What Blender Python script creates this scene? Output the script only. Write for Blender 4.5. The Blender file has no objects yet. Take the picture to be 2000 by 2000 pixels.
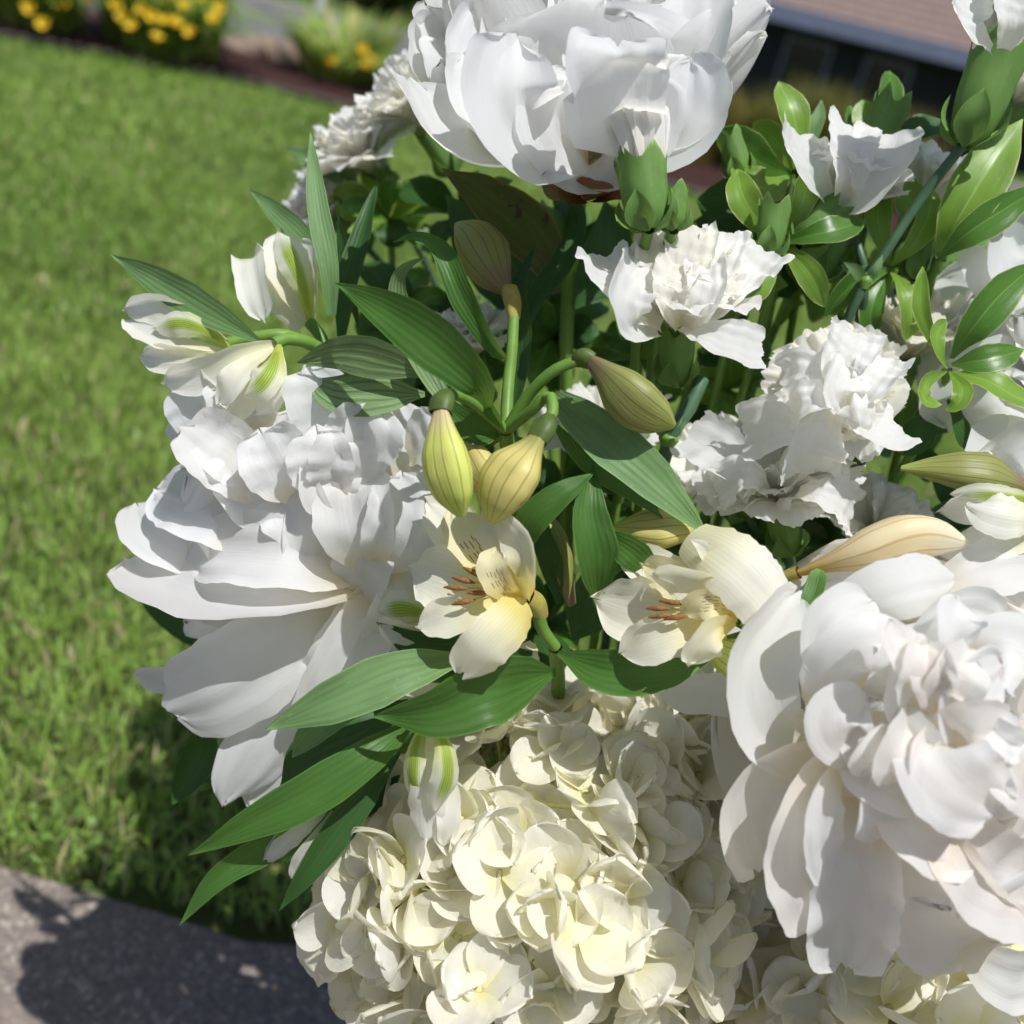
import bpy, math, random
import numpy as np
from mathutils import Vector, Matrix, Quaternion

# ------------------------------------------------------------------ camera, sky, sun, exposure
SC = bpy.context.scene
COL = SC.collection
rad = math.radians
CAM_H, PITCH, ROLL, FPX = 0.72, rad(26.6), rad(14.0), 2000.0
cam_d = bpy.data.cameras.new('camera')
cam = bpy.data.objects.new('camera', cam_d); COL.objects.link(cam)
cam_d.sensor_width = 36.0; cam_d.lens = 36.0 * FPX / 2000.0
cam_d.clip_start = 0.01; cam_d.clip_end = 2000
cam_d.dof.use_dof = True; cam_d.dof.focus_distance = 0.405; cam_d.dof.aperture_fstop = 6.6
CR = Matrix.Rotation(math.pi/2 - PITCH, 4, 'X') @ Matrix.Rotation(ROLL, 4, 'Z')
cam.matrix_world = Matrix.Translation((0, 0, CAM_H)) @ CR
SC.camera = cam
CAMP = Vector((0, 0, CAM_H))
RX = CR.to_3x3()

SUN = Vector((0.116, -0.132, 0.484)).normalized()          # towards the sun
SC.world = bpy.data.worlds.new('World'); SC.world.use_nodes = True
wn = SC.world.node_tree
sky = wn.nodes.new('ShaderNodeTexSky'); sky.sky_type = 'NISHITA'; sky.sun_disc = False
sky.sun_elevation = math.asin(SUN.z); sky.sun_rotation = math.atan2(SUN.x, SUN.y)
sky.air_density = 1.0; sky.dust_density = 1.5; sky.ozone_density = 1.0
bg = wn.nodes['Background']; bg.inputs[1].default_value = 0.06
wn.links.new(sky.outputs[0], bg.inputs[0])
sun_d = bpy.data.lights.new('sun', 'SUN'); sun_d.energy = 3.6; sun_d.angle = rad(0.53)
sun_d.color = (1.0, 0.985, 0.965)
sun = bpy.data.objects.new('sun', sun_d); COL.objects.link(sun)
sun.rotation_euler = (-SUN).to_track_quat('-Z', 'Y').to_euler(); sun.location = (2, -1, 6)
vs = SC.view_settings
vs.view_transform = 'Standard'; vs.look = 'None'; vs.exposure = 0.5; vs.gamma = 1.0
vs.use_curve_mapping = False
cy = SC.cycles
cy.max_bounces = 10; cy.diffuse_bounces = 7; cy.transmission_bounces = 6; cy.glossy_bounces = 3
cy.transparent_max_bounces = 8; cy.use_denoising = True
cy.use_adaptive_sampling = True; cy.adaptive_threshold = 0.025
cy.caustics_reflective = False; cy.caustics_refractive = False

# ------------------------------------------------------------------ geometry helpers
def P(u, v, z):
    """pixel (2000 px frame) + depth along the view axis -> world point"""
    return CAMP + RX @ Vector(((u-1000)/FPX*z, (1000-v)/FPX*z, -z))
def D(x, y, z):
    """direction right / up / towards the camera -> world"""
    return (RX @ Vector((x, y, z))).normalized()
def G(u, v, h=0.0):
    """where the ray through a pixel meets the level h"""
    d = RX @ Vector(((u-1000)/FPX, (1000-v)/FPX, -1))
    return CAMP + d * ((h - CAM_H) / d.z)
TOCAM = D(0, 0, 1)
UP = Vector((0, 0, 1))

def link(name, me, mat=None, parent=None, basis=None):
    o = bpy.data.objects.new(name, me); COL.objects.link(o)
    if mat is not None and me is not None and not me.materials: me.materials.append(mat)
    if parent is not None: o.parent = parent
    if basis is not None: o.matrix_basis = basis
    return o
def tag(o, label, cat, group=None):
    o['label'] = label; o['category'] = cat
    if group: o['group'] = group
    return o
def thing(name, loc, label, cat, group=None):
    o = bpy.data.objects.new(name, None); COL.objects.link(o)
    o.empty_display_size = 0.02; o.location = loc
    return tag(o, label, cat, group)
def structure(o): o['kind'] = 'structure'; return o
def org(parent):
    v = Vector((0, 0, 0))
    while parent is not None: v += parent.location; parent = parent.parent
    return v

def grid_mesh(name, pts, uvs, mat=None, closed=False):
    """pts: array [nv+1][nu+1][3]; smooth quads with UVs"""
    pts = np.asarray(pts, dtype=float); nv, nu = pts.shape[0]-1, pts.shape[1]-1
    vid = np.arange((nv+1)*(nu+1)).reshape(nv+1, nu+1)
    f = np.stack([vid[:-1, :-1], vid[:-1, 1:], vid[1:, 1:], vid[1:, :-1]], -1).reshape(-1, 4)
    me = bpy.data.meshes.new(name)
    me.from_pydata(pts.reshape(-1, 3).tolist(), [], f.tolist())
    uv = np.asarray(uvs, dtype=float).reshape(-1, 2)
    lay = me.uv_layers.new(name='UVMap')
    lay.data.foreach_set('uv', uv[f.reshape(-1)].reshape(-1))
    me.polygons.foreach_set('use_smooth', np.ones(len(f), dtype=bool))
    if mat: me.materials.append(mat)
    me.update()
    return me

def spline(pts, n):
    """Catmull-Rom through 3D points, n+1 samples even in arc length"""
    p = [np.array(q, dtype=float) for q in pts]
    if len(p) == 2: p = [p[0], (p[0]+p[1])/2, p[1]]
    p = [2*p[0]-p[1]] + p + [2*p[-1]-p[-2]]
    out = []
    for i in range(1, len(p)-2):
        for k in range(16):
            t = k/16; a, b, c, d = p[i-1], p[i], p[i+1], p[i+2]
            out.append(0.5*((2*b)+(-a+c)*t+(2*a-5*b+4*c-d)*t*t+(-a+3*b-3*c+d)*t**3))
    out.append(p[-2]); out = np.array(out)
    s = np.concatenate([[0], np.cumsum(np.linalg.norm(np.diff(out, axis=0), axis=1))])
    q = np.linspace(0, s[-1], n+1)
    return np.stack([np.interp(q, s, out[:, k]) for k in range(3)], 1), s[-1]

PROF = {
    'leaf':   [(0, .10), (.08, .28), (.25, .78), (.42, 1), (.6, .9), (.78, .58), (.9, .28), (1, 0.01)],
    'blade':  [(0, .35), (.15, .7), (.4, 1), (.65, .82), (.85, .4), (1, 0.01)],
    'obov':   [(0, .10), (.2, .38), (.42, .8), (.6, 1), (.77, .84), (.9, .5), (1, 0.02)],
    'petal':  [(0, .22), (.2, .5), (.45, .85), (.68, 1), (.86, .98), (.94, .86), (.98, .66), (1, 0.34)],
    'tepal':  [(0, .16), (.25, .45), (.55, .92), (.72, 1), (.87, .78), (.95, .45), (1, 0.03)],
    'lobe':   [(0, .6), (.2, .85), (.45, 1), (.7, 1), (.86, .93), (.94, .78), (.98, .56), (1, 0.26)],
    'shell':  [(0, .30), (.12, .58), (.3, .86), (.5, 1), (.68, .98), (.82, .87), (.91, .69), (.965, .46), (.99, .24), (1, .06)],
    'fan':    [(0, .22), (.3, .55), (.6, .9), (.8, 1), (.95, 1), (.985, .93), (1, .86)],
    'strap':  [(0, .8), (.3, 1), (.7, .95), (.9, .8), (.97, .5), (1, .05)],
}
def prof(kind, t):
    k = PROF[kind]; x = [a for a, b in k]; y = [b for a, b in k]
    xi = np.linspace(0, 1, 201); yi = np.interp(xi, x, y)
    ker = np.hanning(15); ker /= ker.sum()
    ys = np.convolve(np.pad(yi, 7, mode='edge'), ker, 'valid')
    ys = np.where(xi > .95, np.minimum(yi, ys), ys)
    return np.interp(t, xi, ys)

def sheet(parent, name, pts, width, mat, kind='leaf', roll=0, cup=.18, wave=0.0, wn=2.5, nu=8, nv=22,
          seed=0, serr=0.0, world=False, nrm=None, notch=0.0, crease=0.0, frill=0.0, fold=0.0):
    """a leaf or petal along a spine of (u, v, depth) points, base first; width in px"""
    rnd = np.random.RandomState(seed+len(pts)+int(abs(pts[0][0])*7) % 9973)
    zm = sum(p[2] for p in pts)/len(pts)
    W = width if world else width*zm/FPX
    w3 = [Vector(p) if world else P(*p) for p in pts]
    c, L = spline(w3, nv)
    # bunch samples at the tip so that it rounds off
    t = np.linspace(0, 1, nv+1); t = t + .25*(np.sin(t*math.pi)*t)*(1-t)
    cc = np.stack([np.interp(t, np.linspace(0, 1, nv+1), c[:, k]) for k in range(3)], 1)
    T = np.gradient(cc, axis=0); T /= np.linalg.norm(T, axis=1)[:, None]
    N0 = np.array(nrm if nrm is not None else TOCAM)
    rolls = np.interp(t, np.linspace(0, 1, len(roll)), roll) if isinstance(roll, (list, tuple)) else np.full(nv+1, roll)
    w = prof(kind, t)*W/2
    s = np.linspace(-1, 1, nu+1)
    pts3 = np.zeros((nv+1, nu+1, 3)); uv = np.zeros((nv+1, nu+1, 2))
    ph = rnd.rand(6)*6.28; fr = wn*(0.7+rnd.rand(3)*.7)
    side0 = None
    for j in range(nv+1):
        sd = np.cross(T[j], N0); sd = sd - T[j]*sd.dot(T[j])
        ln = np.linalg.norm(sd)
        if ln < .15 and side0 is not None: sd = side0
        else: sd /= max(ln, 1e-6)
        if side0 is not None and sd.dot(side0) < 0: sd = -sd
        side0 = sd
        n = np.cross(sd, T[j]); n /= np.linalg.norm(n)
        a = math.radians(rolls[j])
        s2 = sd*math.cos(a)+n*math.sin(a); n2 = np.cross(s2, T[j])
        for i in range(nu+1):
            x = s[i]
            off = cup*abs(x)**(1.2 if crease else 2)*w[j]*1.0
            if wave:
                env = (.25+.75*abs(x)**1.5)*min(1, t[j]*2.2)
                off += wave*W*env*(math.sin(fr[0]*6.28*t[j]+ph[0]+(1.6 if x > 0 else 0))*.6
                                   + .4*math.sin(fr[1]*9*t[j]+ph[1]+x*3) + .35*math.sin(fr[2]*3*x+ph[2]))
            if fold: off += fold*W*min(1, t[j]*1.6)*(math.sin(7.5*x+ph[3]+t[j]*1.2)+.7*math.sin(13*x+ph[4]-t[j])*t[j])
            se = 1.0
            if frill: se = 1+frill*(math.sin(fr[0]*11*t[j]+ph[3]+2*np.sign(x))*.7+math.sin(fr[1]*23*t[j]+ph[4]+np.sign(x))*.45)*abs(x)
            if serr and abs(x) > .95: se = 1+serr*(rnd.rand()-.5)*2
            p = cc[j]+s2*x*w[j]*se+n2*off
            if serr and j > nv-3: p = p+T[j]*serr*W*(rnd.rand()-.3)*1.6
            if frill: p = p+T[j]*frill*W*t[j]**5*(math.sin(3.1*x*fr[2]*.5+ph[5])*1.5+.8*math.sin(7*x+ph[2])+.25*math.sin(15*x+ph[1]))
            if notch: p = p - T[j]*notch*W*max(0, t[j]-.6)*2*math.exp(-(x/.3)**2)
            pts3[j, i] = p; uv[j, i] = (.5+.5*x, t[j])
    o = np.array(org(parent))
    me = grid_mesh(name, pts3-o, uv)
    return link(name, me, mat, parent)

def tube(parent, name, pts, radii, mat, n=8, nv=12, world=False, lobes=0, lobe_amp=0.0, cap=True):
    """a stem, bud or pedicel along a spine; radii in px (or m when world)"""
    w3 = [Vector(p) if world else P(*p) for p in pts]
    zm = 1 if world else sum(p[2] for p in pts)/len(pts)/FPX
    c, L = spline(w3, nv)
    r = np.interp(np.linspace(0, 1, nv+1), np.linspace(0, 1, len(radii)), radii)*zm
    if len(radii) > 3:
        ker = np.array([.25, .5, .25]); r2 = np.convolve(np.pad(r, 1, mode='edge'), ker, 'valid'); r[1:-1] = r2[1:-1]
    T = np.gradient(c, axis=0); T /= np.linalg.norm(T, axis=1)[:, None]
    ref = np.array(TOCAM)
    if abs(T[0].dot(ref)) > .9: ref = np.array(D(1, .2, 0))
    pts3 = np.zeros((nv+1, n+1, 3)); uv = np.zeros((nv+1, n+1, 2))
    a = np.linspace(0, 2*math.pi, n+1)
    for j in range(nv+1):
        x = np.cross(T[j], ref); x /= np.linalg.norm(x); y = np.cross(x, T[j])
        rr = r[j]*(1+lobe_amp*np.cos(lobes*a)) if lobes else np.full(n+1, r[j])
        pts3[j] = c[j]+np.outer(np.cos(a)*rr, x)+np.outer(np.sin(a)*rr, y)
        uv[j, :, 0] = a/(2*math.pi); uv[j, :, 1] = j/nv
    me = grid_mesh(name, pts3-np.array(org(parent)), uv)
    return link(name, me, mat, parent)

def petal_mesh(name, L, W, a0, a1, cup=.5, ruf=.05, rn=3.0, teeth=0.0, tn=22, notch=.0, rnd=None, nu=12, nv=12,
               round_=.5, base=.2, wide=.55, curl=0.0, mat=None, narrow=.18, oval=0, wob=.03):
    """petal in flower space: axis +Z, leaning towards +Y; a0/a1 = lean from the axis at base/tip (deg)"""
    s = np.linspace(-1, 1, nu+1); t = np.linspace(0, 1, nv+1)
    if oval: t = 1-(1-t)**1.7
    ph = rnd.rand(8)*6.283; k = rn*(.7+.6*rnd.rand(4))
    # spine integrated at fine steps
    M = 64; tt = np.linspace(0, 1, M+1)
    ang = np.radians(a0+(a1-a0)*tt+curl*np.clip(tt-.7, 0, 1)**2*11)
    yy = np.concatenate([[0], np.cumsum((np.sin(ang[1:])+np.sin(ang[:-1]))/2)])/M*L
    zz = np.concatenate([[0], np.cumsum((np.cos(ang[1:])+np.cos(ang[:-1]))/2)])/M*L
    tf = rnd.rand(nu+1)*teeth*(.4+.6*(np.arange(nu+1) % 2)) if teeth else np.zeros(nu+1)
    nc = (rnd.rand()-.5)*.5
    ln = 1-round_*np.abs(s)**2.4-notch*np.exp(-((s-nc)/.16)**2)+.03*np.sin(5*s+ph[4])+.028*np.sin(11*s+ph[5])+.018*np.sin(23*s+ph[6])-tf
    if oval: ln = 1+wob*(np.sin(3.5*s+ph[4])+.6*np.sin(8*s+ph[5])+.35*np.sin(15*s+ph[6]))-notch*np.exp(-((s-nc)/.16)**2)-tf
    pts = np.zeros((nv+1, nu+1, 3)); uv = np.zeros((nv+1, nu+1, 2))
    for i in range(nu+1):
        x = s[i]; te = np.clip(t*ln[i], 0, 1.05)
        y0 = np.interp(te, tt, yy); z0 = np.interp(te, tt, zz); an = np.interp(te, tt, ang)
        g = base+(1-base)*np.clip(te/wide, 0, 1)**1.1*(1-narrow*np.clip((te-wide)/(1-wide+1e-6), 0, 1)**2)
        if oval: g = np.where(t < oval, base+(1-base)*np.sin(t/oval*1.5708)**1.1, np.sqrt(np.clip(1-((t-oval)/(1-oval))**2.2, 0.0004, 1)))
        w = W*g
        c = max(cup, 1e-3)
        sx = w*np.sin(c*x)/c; inn = w*(1-math.cos(c*x))/c
        d = (.010*L*np.clip(te*1.6, 0, 1)*math.sin(8*x+ph[7]) if oval and nu > 12 else 0)+ruf*L*te**1.6*(np.sin(k[0]*x*2+ph[0]+te*2)*.55+np.sin(k[1]*x*4+ph[1]+te*3)*.4*(.3+abs(x))
                           + np.sin(k[2]*te*5+ph[2])*.3*abs(x)+.22*np.sin(k[3]*x*8+ph[3])*te)
        inn = inn+d
        # inside normal of the spine (towards the axis)
        pts[:, i, 0] = sx; pts[:, i, 1] = y0-np.cos(an)*inn; pts[:, i, 2] = z0+np.sin(an)*inn
        uv[:, i, 0] = .5+.5*x; uv[:, i, 1] = te
    return grid_mesh(name, pts, uv, mat)

def frame(axis, spin=0.0):
    z = axis.normalized(); x = z.orthogonal().normalized(); y = z.cross(x)
    return (Matrix((x, y, z)).transposed().to_4x4()) @ Matrix.Rotation(spin, 4, 'Z')

# ------------------------------------------------------------------ material helpers
class NB:
    def __init__(s, name):
        s.m = bpy.data.materials.new(name); s.m.use_nodes = True
        s.t = s.m.node_tree; s.t.nodes.clear(); s._uv = None
    def n(s, typ, **kw):
        x = s.t.nodes.new(typ)
        for k, v in kw.items(): setattr(x, k, v)
        return x
    def L(s, a, b): s.t.links.new(a, b)
    def inp(s, node, idx, v):
        if hasattr(v, 'is_linked') or isinstance(v, bpy.types.NodeSocket): s.L(v, node.inputs[idx])
        elif v is not None: node.inputs[idx].default_value = v
    def uv(s):
        if s._uv is None:
            tc = s.n('ShaderNodeUVMap'); tc.uv_map = 'UVMap'; sp = s.n('ShaderNodeSeparateXYZ')
            s.L(tc.outputs[0], sp.inputs[0]); s._uv = (tc.outputs[0], sp.outputs[0], sp.outputs[1])
        return s._uv
    def math(s, op, a, b=0.0, c=None, clamp=False):
        x = s.n('ShaderNodeMath', operation=op); x.use_clamp = clamp
        s.inp(x, 0, a); s.inp(x, 1, b)
        if c is not None: s.inp(x, 2, c)
        return x.outputs[0]
    def mapr(s, v, a, b, c=0.0, d=1.0, smooth=True):
        x = s.n('ShaderNodeMapRange'); x.interpolation_type = 'SMOOTHSTEP' if smooth else 'LINEAR'
        s.inp(x, 0, v)
        for i, q in enumerate((a, b, c, d)): x.inputs[i+1].default_value = q
        return x.outputs[0]
    def mix(s, f, a, b, mode='MIX'):
        x = s.n('ShaderNodeMix', data_type='RGBA', blend_type=mode)
        s.inp(x, 0, f)
        for i, v in ((6, a), (7, b)):
            if isinstance(v, bpy.types.NodeSocket): s.L(v, x.inputs[i])
            else: x.inputs[i].default_value = (*v, 1) if len(v) == 3 else v
        return x.outputs[2]
    def scalev(s, vec, sx, sy, sz=1.0):
        x = s.n('ShaderNodeMapping'); s.L(vec, x.inputs[0]); x.inputs['Scale'].default_value = (sx, sy, sz)
        return x.outputs[0]
    def noise(s, vec, scale, detail=3.0, rough=.5, dist=0.0):
        x = s.n('ShaderNodeTexNoise'); 
        if vec is not None: s.L(vec, x.inputs['Vector'])
        x.inputs['Scale'].default_value = scale; x.inputs['Detail'].default_value = detail
        x.inputs['Roughness'].default_value = rough; x.inputs['Distortion'].default_value = dist
        return x.outputs[0]
    def obj(s):
        return s.n('ShaderNodeTexCoord').outputs['Object']
    def objrand(s): return s.n('ShaderNodeObjectInfo').outputs['Random']
    def bump(s, h, strength, dist=.001):
        x = s.n('ShaderNodeBump'); x.inputs['Strength'].default_value = strength; x.inputs['Distance'].default_value = dist
        s.L(h, x.inputs['Height']); return x.outputs[0]
    def finish(s, col, rough=.5, spec=.3, transl=0.0, tcol=None, nrm=None, coat=0.0, sheen=0.0):
        p = s.n('ShaderNodeBsdfPrincipled'); o = s.n('ShaderNodeOutputMaterial')
        s.inp(p, 'Base Color', col if isinstance(col, bpy.types.NodeSocket) else (*col, 1))
        s.inp(p, 'Roughness', rough); s.inp(p, 'Specular IOR Level', spec)
        if coat: p.inputs['Coat Weight'].default_value = coat; p.inputs['Coat Roughness'].default_value = .25
        if nrm is not None: s.L(nrm, p.inputs['Normal'])
        if transl:
            tr = s.n('ShaderNodeBsdfTranslucent')
            s.inp(tr, 0, tcol if isinstance(tcol, bpy.types.NodeSocket) else (*(tcol or (1, 1, 1)), 1))
            if nrm is not None: s.L(nrm, tr.inputs['Normal'])
            mx = s.n('ShaderNodeMixShader'); mx.inputs[0].default_value = transl
            s.L(p.outputs[0], mx.inputs[1]); s.L(tr.outputs[0], mx.inputs[2]); s.L(mx.outputs[0], o.inputs[0])
        else: s.L(p.outputs[0], o.inputs[0])
        return s.m

def petal_mat(name, main, base, b1=.35, transl=.62, streak=.12, tint=None, fleck=None, rough=.55):
    b = NB(name); uvv, u, v = b.uv()
    st = b.noise(b.scalev(uvv, 34, 2.0), 1.0, 2, .6, .6)
    st2 = b.noise(b.scalev(uvv, 3.2, 2.4), 1.0, 2, .55)
    col = b.mix(b.mapr(v, 0.02, b1), base, main)
    col = b.mix(b.mapr(st, .35, .75, 0, .07), col, tuple(c*.86 for c in main))
    if tint is not None: col = b.mix(b.mapr(st2, .38, .72, 0, .55), col, tint)
    col = b.mix(b.math('MULTIPLY', b.objrand(), .10), col, tuple(c*.8 for c in base))
    if fleck is not None:
        m = b.math('MULTIPLY', b.mapr(b.noise(b.scalev(uvv, 9, 3), 1, 1, .5), .60, .64), b.mapr(v, .93, .985, 0, .8))
        col = b.mix(m, col, fleck)
    h = b.math('ADD', b.math('MULTIPLY', st, .8), b.math('MULTIPLY', st2, 4.0))
    tc = b.mix(1.0, col, (1.0, .978, .915), 'MULTIPLY')
    return b.finish(col, rough, .22, transl, tc, b.bump(h, streak, .0022))

def leaf_mat(name, col, vein, tcol, nveins=11, vs_=.3, rough=.38, transl=.28, edge=None, edge_w=.44, rib=None, spots=None,
             spec=.26, bump=.22):
    b = NB(name); uvv, u, v = b.uv()
    w = b.noise(b.scalev(uvv, 2.5, 2.5), 1, 2, .5)
    x = b.math('ADD', b.math('MULTIPLY', u, nveins*6.283), b.math('MULTIPLY', w, 5.0))
    sn = b.math('MULTIPLY_ADD', b.math('SINE', x, 0), .5, .5)
    fine = b.noise(b.scalev(uvv, 46, 3), 1, 2, .6)
    c = b.mix(b.mapr(w, .35, .7), col, tuple(q*.74 for q in col))
    c = b.mix(b.math('MULTIPLY', b.mapr(sn, .6, 1.0), vs_), c, vein)
    c = b.mix(b.mapr(fine, .45, .8, 0, .35), c, vein)
    dm = b.math('ABSOLUTE', b.math('SUBTRACT', u, .5))
    if rib is not None: c = b.mix(b.mapr(dm, .008, .03, .9, 0), c, rib)
    c = b.mix(b.mapr(v, .9, 1.0, 0, .7), c, tuple(min(1, q*1.5) for q in vein))
    c = b.mix(b.mapr(dm, .465, .495, 0, .5), c, tuple(min(1, q*1.6) for q in vein))
    if edge is not None:
        ew = b.math('ADD', dm, b.math('MULTIPLY', b.math('SUBTRACT', b.noise(b.scalev(uvv, 3, 7), 1, 2), .5), .10))
        c = b.mix(b.mapr(ew, edge_w, edge_w+.035), c, edge)
    if spots is not None:
        c = b.mix(b.mapr(b.noise(b.obj(), 130, 2, .5), .66, .72), c, spots)
    c = b.mix(b.mapr(b.noise(b.obj(), 420, 2, .6), .62, .78, 0, .35), c, tuple(min(1, q*1.7+.03) for q in col))
    c = b.mix(b.math('MULTIPLY', b.objrand(), .4), c, tuple(q*.6 for q in col))
    h = b.math('ADD', b.math('MULTIPLY', sn, .8), fine)
    rg = b.math('MULTIPLY_ADD', w, .25, rough-.1)
    return b.finish(c, rg, spec, transl, b.mix(.5, c, tcol), b.bump(h, bump, .0009))

def bud_mat(name, low, mid, tip, line, n=14, transl=.25, lw=.8, rough=.45):
    b = NB(name); uvv, u, v = b.uv()
    w = b.noise(b.scalev(uvv, 5, 1.6), 1, 2, .5)
    x = b.math('ADD', b.math('MULTIPLY', u, n*6.283), b.math('MULTIPLY', w, 3.0))
    sn = b.math('MULTIPLY_ADD', b.math('SINE', x, 0), .5, .5)
    ln = b.math('MULTIPLY', b.mapr(sn, .93, .998), lw)
    c = b.mix(b.mapr(v, .05, .35), low, mid)
    c = b.mix(b.mapr(v, .6, .98), c, tip)
    c = b.mix(b.mapr(w, .45, .72, 0, .55), c, tuple(.6*a+.4*q for a, q in zip(low, mid)))
    c = b.mix(ln, c, line)
    h = b.math('SUBTRACT', b.noise(b.scalev(uvv, 60, 6), 1, 2), b.math('MULTIPLY', ln, .8))
    return b.finish(c, rough, .4, transl, c, b.bump(h, .22, .0008))

def plain(name, col, rough=.5, transl=0.0, var=.3, scale=80, spec=.35, col2=None, bump=.2, bd=.001):
    b = NB(name); nz = b.noise(b.obj(), scale, 4, .6)
    c = b.mix(b.mapr(nz, .3, .7), col, col2 or tuple(q*(1-var) for q in col))
    return b.finish(c, rough, spec, transl, c, b.bump(nz, bump, bd))

M = {}
M['peony'] = petal_mat('peony_petal', (.92, .932, .955), (.90, .84, .66), .36)
M['peony_warm'] = petal_mat('peony_petal_blush', (.935, .925, .92), (.91, .83, .70), .42, tint=(.94, .885, .86))
M['peony_fleck'] = petal_mat('peony_petal_flecked', (.92, .932, .955), (.86, .79, .6), .4, fleck=(.50, .04, .20))
M['carn'] = petal_mat('carnation_petal', (.945, .95, .955), (.93, .91, .80), .45, .6, .14)
M['carn_cream'] = petal_mat('carnation_petal_cream', (.945, .94, .89), (.91, .88, .66), .6, .6, .14)
M['sepal'] = petal_mat('hydrangea_sepal', (.945, .93, .82), (.88, .87, .55), .5, .56, .14, tint=(.92, .91, .73))
M['sepal_w'] = petal_mat('hydrangea_sepal_white', (.945, .94, .88), (.90, .88, .62), .5, .56, .14)
def tepal_mat(name, main, throat, dash=False, green=None):
    b = NB(name); uvv, u, v = b.uv()
    dm = b.math('ABSOLUTE', b.math('SUBTRACT', u, .5))
    w = b.noise(b.scalev(uvv, 4, 2), 1, 2)
    x = b.math('ADD', b.math('MULTIPLY', u, 6.283*13), b.math('MULTIPLY', w, 2.5))
    ln = b.mapr(b.math('MULTIPLY_ADD', b.math('SINE', x, 0), .5, .5), .7, 1.0, 0, .18)
    c = b.mix(b.mapr(v, .15, .75), throat, main)
    c = b.mix(b.math('MULTIPLY', ln, b.mapr(v, .2, .9, 1, .35)), c, (.50, .52, .22))
    if green is not None:
        g = b.math('MULTIPLY', b.mapr(dm, .12, .30, 1, 0), b.mapr(v, .12, .2))
        g = b.math('MULTIPLY', g, b.mapr(v, .70, .96, 1, 0))
        c = b.mix(b.math('MULTIPLY', g, .95), c, green)
        l2 = b.mapr(b.math('MULTIPLY_ADD', b.math('SINE', x, 0), .5, .5), .86, .99)
        c = b.mix(b.math('MULTIPLY', b.math('MULTIPLY', l2, g), .85), c, (.10, .13, .02))
    if dash:
        vo = b.n('ShaderNodeTexVoronoi'); b.L(b.scalev(uvv, 9, 8), vo.inputs['Vector']); vo.inputs['Scale'].default_value = 1
        vo.inputs['Randomness'].default_value = .6
        sep = b.n('ShaderNodeSeparateXYZ')
        sub = b.n('ShaderNodeVectorMath', operation='SUBTRACT'); b.L(b.scalev(uvv, 9, 8), sub.inputs[0]); b.L(vo.outputs['Position'], sub.inputs[1])
        b.L(sub.outputs[0], sep.inputs[0])
        mx = b.mapr(b.math('ABSOLUTE', sep.outputs[0]), .05, .12, 1, 0); my = b.mapr(b.math('ABSOLUTE', sep.outputs[1]), .22, .34, 1, 0)
        k = b.math('MULTIPLY', b.math('MULTIPLY', mx, my), b.math('MULTIPLY', b.mapr(v, .3, .36), b.mapr(v, .70, .76, 1, 0)))
        k = b.math('MULTIPLY', k, b.mapr(dm, .26, .32, 1, 0))
        c = b.mix(k, c, (.16, .03, .015))
    st = b.noise(b.scalev(uvv, 30, 2), 1, 3)
    return b.finish(c, .5, .3, .5, c, b.bump(st, .2, .001))
M['tepal'] = tepal_mat('alstroemeria_tepal', (.92, .905, .77), (.88, .76, .26))
M['tepal_in'] = tepal_mat('alstroemeria_inner_tepal', (.87, .82, .54), (.82, .64, .12), dash=True)
M['tepal_green'] = tepal_mat('alstroemeria_green_tepal', (.86, .86, .74), (.55, .62, .12), green=(.42, .56, .07))
M['tepal_white'] = tepal_mat('alstroemeria_white_tepal', (.92, .915, .85), (.88, .85, .60))
M['leaf'] = leaf_mat('alstroemeria_leaf', (.068, .170, .032), (.10, .215, .05), (.30, .52, .05), 7, .25, .40, transl=.30)
M['leaf_pale'] = leaf_mat('alstroemeria_leaf_glaucous', (.17, .30, .115), (.22, .35, .15), (.34, .52, .12), 6, .25, .5, transl=.30)
M['leaf_rib'] = leaf_mat('alstroemeria_leaf_ribbed', (.23, .34, .15), (.075, .15, .05), (.34, .5, .12), 5, .75, .5, bump=.4)
M['leaf_dark'] = leaf_mat('foliage_leaf_dark', (.040, .105, .026), (.06, .15, .035), (.16, .34, .04), 6, .25, .4, transl=.24)
M['leaf_old'] = leaf_mat('peony_leaf_weathered', (.085, .115, .030), (.13, .15, .04), (.22, .30, .04), 4, .3, .5, transl=.2,
                         edge=(.26, .14, .05), edge_w=.455, spots=(.06, .025, .02))
M['pitto'] = leaf_mat('variegated_leaf', (.085, .21, .028), (.12, .26, .05), (.32, .54, .05), 3, .12, .30, transl=.30,
                      edge=(.52, .55, .26), edge_w=.462, rib=(.20, .34, .10), spec=.4, bump=.14)
M['pitto_light'] = leaf_mat('variegated_leaf_light', (.20, .36, .045), (.25, .42, .08), (.46, .66, .08), 3, .12, .34, transl=.36,
                            edge=(.58, .60, .26), edge_w=.46, rib=(.32, .48, .12), spec=.4, bump=.14)
M['calyx'] = leaf_mat('carnation_calyx', (.16, .30, .075), (.22, .37, .11), (.34, .50, .06), 9, .12, .5, transl=.26, bump=.12)
M['stem'] = plain('flower_stem', (.16, .30, .05), .45, .1, .25, 60)
M['stem_dark'] = plain('carnation_stem', (.07, .14, .075), .42, 0, .3, 60)
M['bud'] = bud_mat('alstroemeria_bud', (.66, .52, .32), (.66, .70, .17), (.52, .64, .12), (.16, .26, .03), 13, lw=.7)
M['bud_orange'] = bud_mat('alstroemeria_bud_orange', (.30, .30, .09), (.66, .58, .20), (.62, .66, .16), (.24, .22, .04), 13, lw=.65)
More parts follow.
